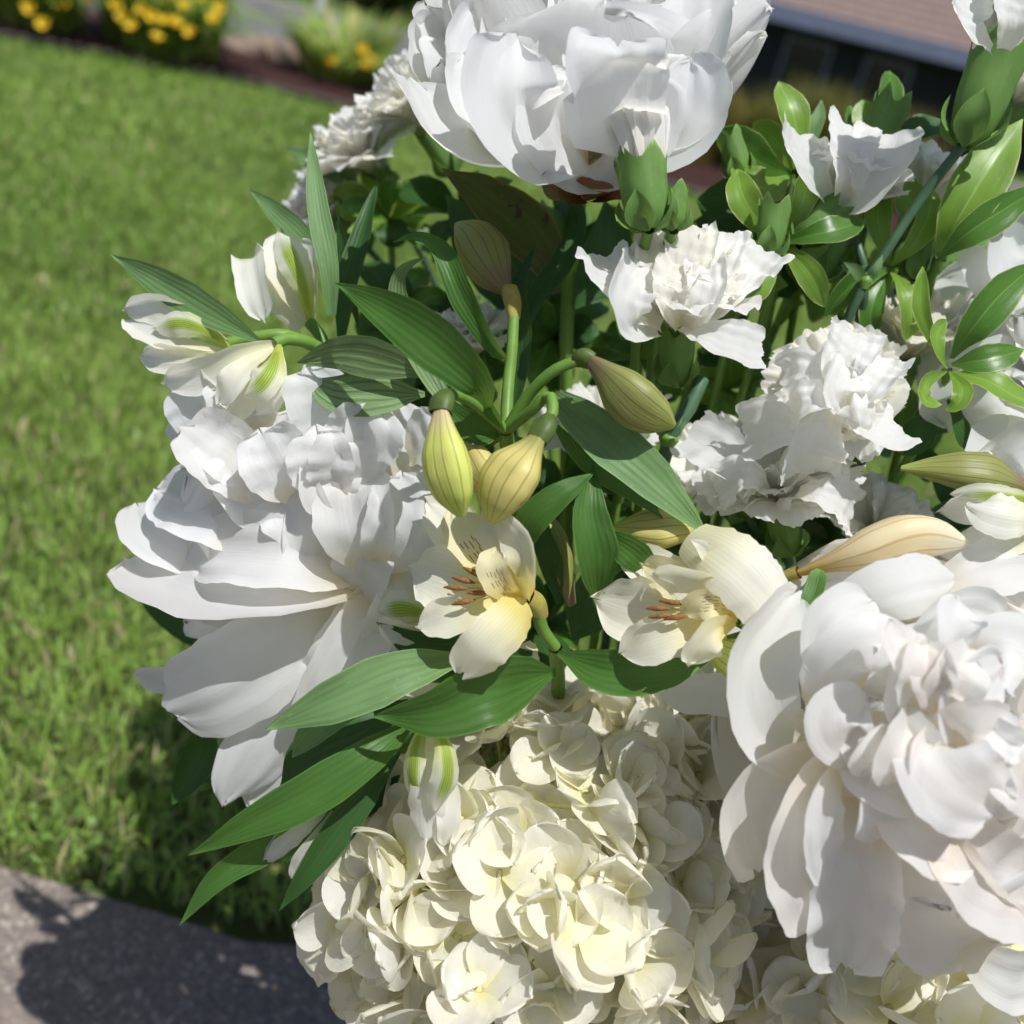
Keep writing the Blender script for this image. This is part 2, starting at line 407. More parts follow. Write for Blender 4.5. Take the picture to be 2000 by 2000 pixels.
M['bud_brown'] = bud_mat('alstroemeria_bud_brown', (.24, .17, .10), (.28, .30, .085), (.36, .42, .10), (.12, .11, .04), 14, lw=.65)
M['bud_long'] = bud_mat('alstroemeria_bud_long', (.62, .44, .14), (.88, .78, .52), (.91, .89, .76), (.52, .30, .10), 8, .45, .5)
M['ovary'] = plain('alstroemeria_ovary', (.09, .14, .03), .5, .1, .3, 200)
M['ovary_y'] = plain('alstroemeria_ovary_yellow', (.36, .38, .09), .5, .15, .4, 300, col2=(.38, .26, .07))
M['anther'] = plain('anther', (.30, .15, .04), .85, 0, .6, 1500, col2=(.12, .05, .02))
M['filament'] = plain('filament', (.62, .52, .18), .5, .2, .2, 300)
M['eye'] = plain('hydrangea_eye', (.62, .62, .28), .5, .2, .2, 300)
M['pistil'] = plain('peony_stamen', (.74, .60, .26), .6, .3, .3, 400)
M['red_sepal'] = plain('peony_red_sepal', (.22, .045, .035), .5, .15, .6, 120, col2=(.12, .12, .03))

# ------------------------------------------------------------------ the setting
def sheet_xy(name, xs, ys, zf, mat, uvs=1.0):
    pts = np.array([[(x, y, zf(x, y)) for x in xs] for y in ys]); uv = pts[:, :, :2]*uvs
    return structure(link(name, grid_mesh(name, pts, uv), mat))
def poly_prism(name, poly, z0, z1, mat, parent=None):
    n = len(poly); v = [(x, y, z0) for x, y in poly]+[(x, y, z1) for x, y in poly]
    f = [tuple(range(n, 2*n))]+[(i, (i+1) % n, n+(i+1) % n, n+i) for i in range(n)]
    me = bpy.data.meshes.new(name); me.from_pydata(v, [], f); me.update()
    return link(name, me, mat, parent)
def fall(x, y):                                              # the land drops beyond the road
    k = min(1, max(0, (y-12)/11)); return -1.0*k*k*(3-2*k)
b = NB('ground_soil'); nz = b.noise(b.obj(), 1.3, 5, .6); nf = b.noise(b.obj(), 40, 4, .7)
c = b.mix(b.mapr(nz, .35, .65), (.06, .10, .026), (.085, .125, .035)); c = b.mix(b.mapr(nf, .4, .7), c, (.085, .075, .035))
m_soil = b.finish(c, .95, .1, 0, None, b.bump(nf, .8, .01))
ys = np.concatenate([np.linspace(-6, 12, 10), np.linspace(12.5, 24, 24), [40, 80, 200, 900]])
sheet_xy('ground', np.concatenate([[-900, -100, -30], np.linspace(-14, 14, 15), [30, 100, 900]]), ys, lambda x, y: fall(x, y)-.012, m_soil)

# exposed aggregate pavement in the foreground
b = NB('aggregate_concrete'); o = b.obj()
vo = b.n('ShaderNodeTexVoronoi'); b.L(o, vo.inputs['Vector']); vo.inputs['Scale'].default_value = 260
sepc = b.n('ShaderNodeSeparateColor'); b.L(vo.outputs['Color'], sepc.inputs[0])
n1 = b.noise(o, 120, 4, .7); n2 = b.noise(o, 11, 3, .6)
c = b.mix(sepc.outputs[0], (.29, .24, .20), (.19, .16, .14)); c = b.mix(b.mapr(sepc.outputs[1], .80, .95), c, (.46, .40, .34))
c = b.mix(b.mapr(sepc.outputs[2], .86, .95), c, (.17, .14, .13)); c = b.mix(b.mapr(n1, .42, .7, 0, .7), c, (.16, .135, .12))
c = b.mix(b.mapr(n2, .35, .7, 0, .4), c, (.17, .145, .125))
m_pave = b.finish(c, .88, .25, 0, None, b.bump(b.math('SUBTRACT', n1, b.math('MULTIPLY', vo.outputs['Distance'], .6)), .8, .004))
EDGE_Y = .578
xs = np.linspace(-5, 5, 161); rs = np.random.RandomState(3)
edge = [(x, EDGE_Y+.006*math.sin(x*9)+.004*rs.randn()) for x in xs]
pav = structure(poly_prism('pavement', [(5, -4), (-5, -4)][::-1]+edge[::-1], -.05, .0, m_pave))

# mulch bed between lawn and road
b = NB('bark_mulch'); o = b.obj(); n1 = b.noise(o, 26, 5, .7); n2 = b.noise(b.scalev(o, 1, 3, 1), 55, 4, .7)
c = b.mix(b.mapr(n1, .3, .7), (.060, .026, .024), (.125, .058, .052)); c = b.mix(b.mapr(n2, .55, .75), c, (.030, .013, .012))
m_mulch = b.finish(c, .9, .15, 0, None, b.bump(n2, 1.0, .03))
def bed_edge(x): return 5.28-.46*max(0, -x-1.7)**1.6 if x < -1.7 else 5.28+.02*math.sin(x*2)
bx = np.linspace(-7, 8, 60)
pts = np.array([[(x, bed_edge(x)*(1-k)+6.62*k, .03+.05*math.sin(k*3.14)+.012*math.sin(x*7+k*9)) for x in bx] for k in np.linspace(0, 1, 10)])
structure(link('mulch_bed', grid_mesh('mulch_bed', pts, pts[:, :, :2]), m_mulch))
# low metal lawn edging, dark line at the border
tube(None, 'bed_edging', [(x, bed_edge(x)-.01, .03) for x in np.linspace(-7, 8, 40)], [.012, .012], plain('edging', (.10, .085, .075), .7), 6, 80, True)
structure(bpy.data.objects['bed_edging'])

# street
b = NB('asphalt'); o = b.obj(); n1 = b.noise(o, .8, 4, .6); n2 = b.noise(o, 90, 3, .7)
c = b.mix(b.mapr(n1, .3, .7), (.125, .125, .135), (.16, .155, .16)); c = b.mix(b.mapr(n2, .4, .7), c, (.10, .10, .105))
m_road = b.finish(c, .85, .25, 0, None, b.bump(n2, .6, .01))
sheet_xy('road', np.linspace(-60, 60, 25), [6.72, 8, 10.55], lambda x, y: -.004, m_road)
m_conc = plain('kerb_concrete', (.42, .40, .37), .85, 0, .25, 14)
structure(poly_prism('kerb_near', [(-60, 6.62), (60, 6.62), (60, 6.73), (-60, 6.73)], -.02, .06, m_conc))
structure(poly_prism('kerb_far', [(-60, 10.55), (60, 10.55), (60, 10.72), (-60, 10.72)], -.02, .10, m_conc))
m_apron = plain('apron_concrete', (.44, .38, .32), .85, 0, .2, 10)
structure(poly_prism('path', [(-5.9, 4.0), (-3.02, 4.85), (-2.92, 5.5), (-3.4, 6.6), (-5.9, 6.6)], -.02, .062, m_apron))

# lawn blades: nobody could count them
def blades(name, pos, length, width, mat, tint, seed=0, bend=.5, parent=None, kind='stuff', seg=3, dirs=None, stiff=None):
    r = np.random.RandomState(seed); n = len(pos)
    az = r.rand(n)*6.283 if dirs is None else dirs
    lean = (.25+r.rand(n)*.9)*bend*2 if stiff is None else stiff
    t = np.linspace(0, 1, seg+1)
    wp = np.array([.75, 1, .7, .04]) if seg == 3 else np.interp(t, [0, .3, .7, 1], [.7, 1, .8, .03])
    ang = lean[:, None]*t[None, :]**1.0
    dz = np.cos(ang); dr = np.sin(ang)
    z = np.concatenate([np.zeros((n, 1)), np.cumsum((dz[:, 1:]+dz[:, :-1])/2, 1)], 1)/seg*length[:, None]
    rr = np.concatenate([np.zeros((n, 1)), np.cumsum((dr[:, 1:]+dr[:, :-1])/2, 1)], 1)/seg*length[:, None]
    dx, dy = np.cos(az), np.sin(az); tw = az+1.57+(r.rand(n)-.5)*1.2
    sx, sy = np.cos(tw), np.sin(tw)
    V = np.zeros((n, seg+1, 2, 3))
    for k, sg in enumerate((-1, 1)):
        V[:, :, k, 0] = pos[:, 0:1]+rr*dx[:, None]+sg*sx[:, None]*wp*width[:, None]/2
        V[:, :, k, 1] = pos[:, 1:2]+rr*dy[:, None]+sg*sy[:, None]*wp*width[:, None]/2
        V[:, :, k, 2] = pos[:, 2:3]+z
    nvb = (seg+1)*2
    q = np.array([[2*i, 2*i+1, 2*i+3, 2*i+2] for i in range(seg)])
    F = (q[None]+np.arange(n)[:, None, None]*nvb).reshape(-1, 4)
    me = bpy.data.meshes.new(name)
    me.vertices.add(n*nvb); me.vertices.foreach_set('co', V.reshape(-1))
    me.loops.add(F.size); me.loops.foreach_set('vertex_index', F.reshape(-1).astype(np.int32))
    me.polygons.add(len(F)); me.polygons.foreach_set('loop_start', np.arange(0, F.size, 4, dtype=np.int32))
    me.update(calc_edges=True)
    at_ = me.attributes.new('tint', 'FLOAT', 'POINT'); at_.data.foreach_set('value', np.repeat(tint, nvb).astype(np.float32))
    ah = me.attributes.new('along', 'FLOAT', 'POINT'); ah.data.foreach_set('value', np.tile(np.repeat(t, 2), n).astype(np.float32))
    me.polygons.foreach_set('use_smooth', np.ones(len(F), dtype=bool))
    o = link(name, me, mat, parent)
    if kind: o['kind'] = kind
    return o
def grass_mat(name, c0, c1, dead, tr, rough=.45):
    b = NB(name); a = b.n('ShaderNodeAttribute'); a.attribute_name = 'tint'; al = b.n('ShaderNodeAttribute'); al.attribute_name = 'along'
    c = b.mix(b.mapr(a.outputs['Fac'], 0, .8, smooth=False), c0, c1); c = b.mix(b.mapr(a.outputs['Fac'], .90, .93), c, dead)
    c = b.mix(b.mapr(al.outputs['Fac'], .0, .5, .5, 0), c, tuple(q*.8 for q in dead))
    return b.finish(c, rough, .35, .35, b.mix(.5, c, tr))
m_grass = grass_mat('lawn_grass', (.11, .225, .034), (.29, .43, .085), (.52, .45, .24), (.38, .54, .08))
r = np.random.RandomState(11)
P0 = []
def field(n, x0, x1, y0, y1, lmean, wmean, near):
    x = x0+(x1-x0)*r.rand(n); y = y0+(y1-y0)*r.rand(n)
    be = np.array([bed_edge(q) for q in x]); ok = y < be-.03
    x, y = x[ok], y[ok]; k = len(x)
    patch = .5+.5*np.sin(x*3.1+1.3*np.sin(y*2.3))*np.sin(y*2.7+x)
    tint = np.clip((.38 if near else .18)+.35*patch+.35*r.rand(k), 0, .88); tint = np.where(r.rand(k) < (.10 if near else .05), .97, tint)
    L = lmean*(.5+.8*r.rand(k))*(.85+.3*patch)
    return np.stack([x, y, np.zeros(k)-.004], 1), L, wmean*(.6+.8*r.rand(k)), tint
F = [field(46000, -1.25, .9, EDGE_Y+.004, 1.7, .036, .0029, True), field(56000, -2.3, 1.4, 1.7, 3.2, .036, .0048, False),
     field(46000, -3.6, 2.4, 3.2, 5.3, .04, .0075, False), field(14000, -5, 5, .6, 5.3, .04, .008, False)]
blades('lawn_grass', np.concatenate([f[0] for f in F]), np.concatenate([f[1] for f in F]), np.concatenate([f[2] for f in F]),
       m_grass, np.concatenate([f[3] for f in F]), 5, .75)
tag(bpy.data.objects['lawn_grass'], 'mown green lawn with a few dry blades beyond the pavement', 'grass')
# clover leaflets low among the grass near the pavement edge
n = 900; x = -1.1+1.7*r.rand(n); y = EDGE_Y+.02+.5*r.rand(n)**1.5
m_clover = grass_mat('clover', (.16, .28, .05), (.26, .40, .10), (.46, .40, .2), (.24, .40, .05))
blades('clover_patch', np.stack([x, y, .008+.016*r.rand(n)], 1), .010+.008*r.rand(n), .006+.006*r.rand(n), m_clover, r.rand(n)*.9, 8, 1.3)
tag(bpy.data.objects['clover_patch'], 'low clover leaves in the grass along the pavement edge', 'clover')

# day-lily clumps
m_dl = grass_mat('daylily_leaf', (.11, .22, .035), (.30, .42, .08), (.50, .44, .16), (.44, .58, .09))
m_dlf = NB('daylily_tepal'); uvv, u_, v_ = m_dlf.uv()
m_dlf = m_dlf.finish(m_dlf.mix(m_dlf.mapr(v_, .1, .6), (.78, .40, .02), (.88, .62, .03)), .5, .3, .3, (.9, .62, .04))
m_red = NB('red_tepal'); uvv, u_, v_ = m_red.uv()
m_red = m_red.finish(m_red.mix(m_red.mapr(v_, .1, .6), (.80, .38, .03), (.55, .05, .03)), .5, .3, .3, (.7, .1, .03))
def lily_meshes(mat, nm):
    rr = np.random.RandomState(4); out = []
    for k in range(6):
        me = petal_mesh(nm, .044, .016, 18, 70, .4, .05, 2, rnd=rr, nu=4, nv=7, round_=.55, base=.25, wide=.6, mat=mat)
        out.append(me)
    return out
LM = lily_meshes(m_dlf, 'tepal'); LR = lily_meshes(m_red, 'tepal')
def daylily(cx, cy, rad_, hgt, nl, flowers, label, seed, tint0=.2, red=False):
    rr = np.random.RandomState(seed)
    t = thing('daylily_plant', (cx, cy, .03), label, 'daylily', 'daylilies in the mulch bed')
    a = rr.rand(nl)*6.283; q = rad_*.55*np.sqrt(rr.rand(nl))
    pos = np.stack([q*np.cos(a), q*np.sin(a)*.8, np.zeros(nl)], 1)
    blades('foliage', pos, hgt*(.7+.7*rr.rand(nl)), .016+.010*rr.rand(nl), m_dl, np.clip(tint0+.6*rr.rand(nl), 0, 1), seed, 1.05, t, 'stuff', 7, a+(rr.rand(nl)-.5)*1.4)
    for k, f in enumerate(flowers):
        fx, fy, fz = f[0]-cx, f[1]-cy, f[2]-.03
        sc = tube(t, 'scape', [(cx+fx*.45, cy+fy*.45, .03), (cx+fx*.85, cy+fy*.85, .03+fz*.6), (cx+fx, cy+fy, .03+fz)], [.004, .003], M['stem'], 5, 6, True)
        ax = Vector((rr.randn()*.35, -.75+rr.randn()*.3, .75)).normalized()
        fl = link('flower', bpy.data.meshes.new('flower_throat'), None, t, Matrix.Translation((fx, fy, fz)) @ frame(ax, rr.rand()*6))
        th = np.array([[(.006*s*math.cos(w), .006*s*math.sin(w), (s-1)*.012) for w in np.linspace(0, 6.283, 7)] for s in (.3, .7, 1.0)])
        fl.data = grid_mesh('flower_throat', th, np.zeros((3, 7, 2)), m_dlf)
        for j in range(6):
            link('tepal', (LR if red else LM)[j], None, fl, Matrix.Rotation(j*math.pi/3, 4, 'Z') @ Matrix.Scale((1.15 if j % 2 else 1.0)*(.92 if red else 1), 4))
    return t
def pix(u, v, y):
    d = RX @ Vector(((u-1000)/FPX, (1000-v)/FPX, -1)); return CAMP+d*(y/d.y)
fl1 = [pix(*q) for q in [(60, 20, 4.7), (86, 52, 4.62), (244, 40, 4.85), (280, 24, 4.95), (296, 36, 4.85), (325, 48, 4.8), (342, 52, 4.85), (305, 82, 4.75),
                         (417, 44, 4.95), (390, 8, 5.1), (175, 4, 5.0), (128, 22, 4.9)]]
fl1x = [pix(*q) for q in [(262, 60, 4.8), (360, 20, 4.95), (225, 18, 4.9), (330, 5, 5.0), (430, 20, 5.05), (375, 70, 4.85)]]
daylily(-2.28, 5.42, .52, .56, 420, fl1[2:10]+fl1x, 'large daylily clump crowded with yellow blooms beside the boulder', 21)
daylily(-2.80, 5.16, .42, .50, 330, [fl1[0], fl1[1], fl1[10], fl1[11]], 'daylily clump with yellow blooms next to the pale concrete path', 22)
fl2 = [pix(*q) for q in [(650, 124, 5.6), (712, 134, 5.55), (705, 102, 5.65), (724, 122, 5.6)]]
daylily(-1.46, 5.86, .40, .36, 360, fl2, 'smaller yellow-green daylily clump with few blooms by dark mulch', 23, .45)
daylily(-1.95, 11.5, .22, .35, 90, [pix(735, 70, 11.3), pix(740, 48, 11.4), pix(732, 58, 11.4)], 'orange and red lily standing on the verge across the street', 24, .3, True)

# boulder in the bed
def rock(name, loc, sx, sy, sz, mat, label, seed, group=None):
    import bmesh
    bm = bmesh.new(); bmesh.ops.create_icosphere(bm, subdivisions=4, radius=1); rr = np.random.RandomState(seed)
    k = rr.randn(7, 3)*1.6; ph = rr.rand(7)*6.28; k2 = rr.randn(9, 3)*6; ph2 = rr.rand(9)*6.28
    for v in bm.verts:
        q = np.array(v.co); d = sum(.075*math.sin(k[i].dot(q)+ph[i]) for i in range(7))+sum(.014*math.sin(k2[i].dot(q)+ph2[i]) for i in range(9))
        v.co = v.co*(1+d); v.co.x *= sx; v.co.y *= sy; v.co.z *= sz
    me = bpy.data.meshes.new(name); bm.to_mesh(me); bm.free()
    for p in me.polygons: p.use_smooth = True
    o = link(name, me, mat); o.location = loc; return tag(o, label, 'boulder', group)
m_rock = plain('rock', (.34, .25, .20), .85, 0, .5, 18, .2, (.20, .15, .13), .9, .02)
rock('boulder', (-1.97, 6.10, .07), .19, .15, .12, m_rock, 'pinkish boulder between the two daylily clumps', 5)
rock('boulder', (-1.80, 6.28, .07), .13, .11, .10, m_rock, 'smaller pinkish stone behind the boulder in the bed', 6)

# ornamental grasses on the right in front of the dark house
m_og = grass_mat('ornamental_grass', (.11, .14, .036), (.33, .29, .08), (.44, .29, .11), (.40, .40, .09))
def tuft(x, y, h_, n_, label, seed, tint):
    rr = np.random.RandomState(seed)
    a = rr.rand(n_)*6.283; q = .13*np.sqrt(rr.rand(n_))
    o = blades('ornamental_grass', np.stack([q*np.cos(a), q*np.sin(a), np.zeros(n_)], 1), h_*1.08*(.45+.6*rr.rand(n_)), .007+.004*rr.rand(n_),
               m_og, np.clip(tint+.5*rr.rand(n_), 0, 1), seed, .32, None, None, 6, a)
    o.location = (x, y, .04); return tag(o, label, 'grass clump', 'ornamental grasses in front of the dark house')
for k, (u, v, y, h_, tt, lb) in enumerate([
        (1400, 150, 6.0, .46, .55, 'rusty brown grass tuft beside the top peony'), (1475, 190, 6.1, .42, .45, 'short olive grass tuft in front of the dark wall, next to the rusty one'),
        (1560, 165, 6.0, .50, .05, 'dark green arching grass tuft below the roof edge'), (1640, 130, 6.1, .58, .2, 'tallest olive grass tuft in front of the dark wall'),
        (1715, 150, 5.9, .55, .15, 'green grass tuft between the tallest tuft and the golden one'), (1800, 165, 6.1, .56, .6, 'golden grass tuft below the gutter')]):
    p_ = pix(u, v, y); tuft(p_.x, p_.y, h_, 700, lb, 40+k, tt)

# the house beyond
hx0, hy0, hx1, hy1 = 2.2, 26.6, 13.0, 25.0
base_z = -1.02; dirx = Vector((hx1-hx0, hy1-hy0, 0)).normalized(); nrm_h = Vector((-dirx.y, dirx.x, 0))
hl = math.hypot(hx1-hx0, hy1-hy0)
house = thing('house', (hx0, hy0, base_z), 'low house with dark navy wall and brown shingle roof', 'house')
house.rotation_euler.z = math.atan2(dirx.y, dirx.x)
def hbox(name, x0, x1, y0, y1, z0, z1, mat, parent=house):
    v = [(x, y, z) for z in (z0, z1) for y in (y0, y1) for x in (x0, x1)]
    f = [(0, 2, 3, 1), (4, 5, 7, 6), (0, 1, 5, 4), (2, 6, 7, 3), (0, 4, 6, 2), (1, 3, 7, 5)]
    me = bpy.data.meshes.new(name); me.from_pydata(v, [], f); me.update(); return link(name, me, mat, parent)
m_wall = plain('navy_siding', (.018, .021, .032), .7, 0, .3, 6)
m_fas = plain('gutter_paint', (.22, .245, .37), .5, 0, .2, 6)
m_sh = plain('roof_shingle', (.30, .215, .185), .9, 0, .35, 5, .2, (.22, .165, .15), .4, .02)
m_sh2 = plain('roof_shingle_dark', (.20, .145, .13), .9, 0, .35, 5, .2, (.15, .11, .10), .4, .02)
m_dk = plain('dark_glass', (.01, .012, .016), .15, 0, .2, 4, .5)
EZ = 2.66
hbox('wall', .4, hl-.4, .75, 7, 0, EZ-.06, m_wall)
for k in range(9): hbox('siding_board', .41, hl-.41, .735, .749, .2+k*.27, .2+k*.27+.255, m_wall)
dr = hbox('garage_door', 5.2, 8.6, .70, .734, .02, 2.2, m_wall)
for k in range(4): hbox('door_panel', 5.3, 8.5, .68, .699, .08+k*.53, .52+k*.53, m_wall, dr)
for wx in (1.3, 3.2):
    wf = hbox('window', wx, wx+1.1, .70, .734, 1.0, 2.1, m_fas); hbox('pane', wx+.06, wx+1.04, .69, .699, 1.06, 2.04, m_dk, wf)
hbox('fascia', 0, hl, .0, .05, EZ-.20, EZ, m_fas); hbox('gutter', -.02, hl+.02, -.13, -.002, EZ-.36, EZ+.01, m_fas)
hbox('soffit', .01, hl-.01, .052, .74, EZ-.20, EZ-.17, m_fas)
slope = math.tan(rad(24)); ncourse = 26
rf = hbox('roof_deck', .02, hl-.02, .06, 5.4, EZ-.16, EZ-.02, m_wall)
import bmesh
for k in range(ncourse):
    y0 = -.06+k*.21; z0 = EZ+.02+k*.21*slope
    v = [(-.05, y0, z0), (hl+.05, y0, z0), (hl+.05, y0+.25, z0+.25*slope-.03), (-.05, y0+.25, z0+.25*slope-.03),
         (-.05, y0, z0-.035), (hl+.05, y0, z0-.035)]
    me = bpy.data.meshes.new('shingle_course'); me.from_pydata(v, [], [(0, 1, 2, 3), (4, 5, 1, 0)]); me.update(); link('shingle_course', me, m_sh2 if k % 2 else m_sh, house)
me = bpy.data.meshes.new('gable'); me.from_pydata([(.05, .1, EZ-.01), (.05, 5.2, EZ+5.1*slope-.1), (.05, 8, EZ-.01), (hl-.05, .1, EZ-.01), (hl-.05, 5.2, EZ+5.1*slope-.1), (hl-.05, 8, EZ-.01)], [], [(0, 2, 1), (3, 4, 5), (1, 2, 5, 4)]); me.update(); link('gable', me, m_wall, house)

# shrubs across the street
m_bush = grass_mat('shrub_leaf', (.022, .055, .014), (.085, .13, .03), (.12, .13, .04), (.14, .24, .03), .5)
def shrub(x, y, rx, rz, n_, label, seed, tint):
    rr = np.random.RandomState(seed); t = thing('shrub', (x, y, fall(x, y)-.01), label, 'shrub', 'shrubs across the street')
    d = rr.randn(n_, 3); d /= np.linalg.norm(d, axis=1)[:, None]
    k = rr.randn(5, 3)*2.6; ph = rr.rand(5)*6.28
    rad_ = (.55+.45*rr.rand(n_)**.5)*(1+.16*np.sin(d@k.T+ph).sum(1)*.5)
    pos = d*rad_[:, None]*np.array([rx, rx, rz])+np.array([0, 0, rz*.95]); pos[:, 2] = np.maximum(pos[:, 2], .03)
    blades('foliage', pos, .09+.08*rr.rand(n_), .04+.04*rr.rand(n_), m_bush, np.clip(tint+.45*rr.rand(n_), 0, 1), seed, 1.2, t, 'stuff', 3)
    for q in range(4):
        a = q*1.6+.3; tube(t, 'branch', [(x, y, fall(x, y)), (x+.2*rx*math.cos(a), y+.2*rx*math.sin(a), rz*.5), (x+.5*rx*math.cos(a), y+.5*rx*math.sin(a), rz*1.2)], [.03, .008], M['ovary'], 5, 6, True)
shrub(-2.1, 12.6, .75, .55, 2600, 'dense dark green shrub behind the large top peony', 61, .0)
shrub(-3.0, 13.3, .55, .40, 1500, 'olive green rounded shrub beside the dense dark one', 62, .35)
shrub(-.6, 13.4, .95, .6, 2800, 'broad dark shrub on the verge left of the house', 63, .05)
n = 5200; x = -9+18*r.rand(n); y = 10.75+2.2*r.rand(n)
blades('verge_grass', np.stack([x, y, np.zeros(n)-.01], 1), .07+.06*r.rand(n), .02+.015*r.rand(n), m_grass, .1+.6*r.rand(n), 9, .8)
tag(bpy.data.objects['verge_grass'], 'strip of grass on the verge across the street', 'grass')
pp = pix(625, 8, 11.2)
bx_ = thing('white_post', (pp.x, pp.y, -.01), 'small white post on the verge across the street', 'post')
m_wp = plain('white_paint', (.75, .75, .74), .5)
tube(bx_, 'shaft', [(pp.x, pp.y, -.01), (pp.x, pp.y, .5)], [.05, .045], m_wp, 8, 3, True)
tube(bx_, 'cap', [(pp.x, pp.y, .50), (pp.x, pp.y, .54), (pp.x, pp.y, .58)], [.065, .06, .005], m_wp, 8, 4, True)

# ------------------------------------------------------------------ the bouquet
VM = P(1190, 1760, .60)                                     # mouth of the vase
def to_vase(seed, spread=.028):
    rr = random.Random(seed); a = rr.random()*6.28; q = spread*math.sqrt(rr.random())
    return VM+Vector((q*math.cos(a), q*math.sin(a), -.06-rr.random()*.08))
m_vase = NB('vase_glaze'); m_vase = m_vase.finish((.03, .035, .045), .25, .5)
vase = thing('vase', (VM.x, VM.y, 0), 'dark glazed vase under the flowers', 'vase')
prof_v = [(.0, .003), (.055, .003), (.062, .02), (.068, .10), (.066, .18), (.052, .24), (.046, .27), (.052, VM.z), (.047, VM.z-.002), (.041, .268), (.05, .22), (.06, .12), (.054, .02), (0, .015)]
a_ = np.linspace(0, 2*math.pi, 33)
vp = np.array([[(q*math.cos(w), q*math.sin(w), h) for w in a_] for q, h in prof_v])
link('body', grid_mesh('body', vp, np.zeros(vp.shape[:2]+(2,))), m_vase, vase)
rp = np.array([[((.0505+.004*math.cos(q))*math.cos(w), (.0505+.004*math.cos(q))*math.sin(w), VM.z+.002+.004*math.sin(q)) for w in a_] for q in np.linspace(0, 6.283, 9)])
link('rim', grid_mesh('rim', rp, np.zeros(rp.shape[:2]+(2,))), m_vase, vase)

def stem_to_vase(t, start, axis, mat, r0=.0026, r1=.003, seed=0, name='stem', step=.022, back=.012):
    """from a flower base back among the leaves and down into the vase"""
    e = to_vase(seed); away = -TOCAM; dz = (start-CAMP).dot(away)
    push = max(.015, min(.07, .50-dz))
    p1 = start-axis.normalized()*step+away*back
    p2 = start-axis.normalized()*(step+.028)+away*max(push, back*1.6)+(e-start)*.06
    p3 = p2.lerp(e, .5)+away*.02
    return tube(t, name, [tuple(start), tuple(p1), tuple(p2), tuple(p3), tuple(e)], [r0, r1], mat, 8, 18, True)

def flower_rings(t, base_w, axis, R, rings, mats, rnd, name='petal', spin=0.0, keep=None):
    """rings: dict(n, L, W, a0, a1, cup, ruf, ...) in units of R; each ring shares a few meshes"""
    loc = base_w-t.location; F0 = frame(axis, spin)
    for k, g in enumerate(rings):
        g = dict(g); n = g.pop('n'); L = g.pop('L')*R; W = g.pop('W')*R; ja = g.pop('ja', 6); rise = g.pop('rise', 0)*R
        nvari = g.pop('var', 4); jt = g.pop('jt', .3); mk = g.pop('mat', None); off = g.pop('off', 0)*R; sp = g.pop('spin', 0)
        var = [petal_mesh(name, L, W, rnd=rnd, **g) for _ in range(min(nvari, n))]
        for i in range(n):
            me = var[i % len(var)]
            if not me.materials: me.materials.append(M[mats[0]])
            m = mk or (mats[rnd.randint(len(mats))])
            th = (i+.5*(k % 2))*2*math.pi/n+(rnd.rand()-.5)*jt+rad(sp)
            sc = .9+.2*rnd.rand()
            if keep is not None and not keep(k, (F0 @ Matrix.Rotation(th, 4, 'Z')).to_3x3() @ Vector((0, 1, 0))): continue
            B = F0 @ Matrix.Rotation(th, 4, 'Z') @ Matrix.Translation((0, off, rise)) @ Matrix.Rotation(rad((rnd.rand()-.5)*2*ja), 4, 'X') \
                @ Matrix.Rotation(rad((rnd.rand()-.5)*2*ja), 4, 'Y') @ Matrix.Rotation(rad((rnd.rand()-.5)*3*ja), 4, 'Z') @ Matrix.Scale(sc, 4)
            B = Matrix.Translation(loc) @ B
            o = link(name, me, None, t, B)
            if m != mats[0]: o.material_slots[0].link = 'OBJECT'; o.material_slots[0].material = M[m]
def hero(t, lst, mat='peony', name='petal', kind='petal', **kw):
    if mat == 'peony' and name == 'petal': kw.setdefault('frill', .03); kw.setdefault('wave', .042); kw.setdefault('fold', .013)
    if name == 'leaf':
        kw.setdefault('wave', .03); kw.setdefault('crease', 1.0); lst = [(e[0], e[1]*.9)+tuple(e[2:]) for e in lst]
    if name == 'tepal': kw.setdefault('frill', .045); kw.setdefault('wave', .05); kw.setdefault('fold', .012); lst = [(e[0], e[1]*.86)+tuple(e[2:]) for e in lst]
    for k, h in enumerate(lst):
        pts, w = h[0], h[1]; q = dict(kw); q.update(h[2] if len(h) > 2 else {})
        m = q.pop('mat', mat); kd = q.pop('kind', kind); nm = q.pop('name', name)
        sheet(t, nm, pts, w, M[m], kd, seed=k*13+int(pts[0][1]), **q)

PR = dict(nu=16, nv=16, oval=.64, wob=.035, base=.3)
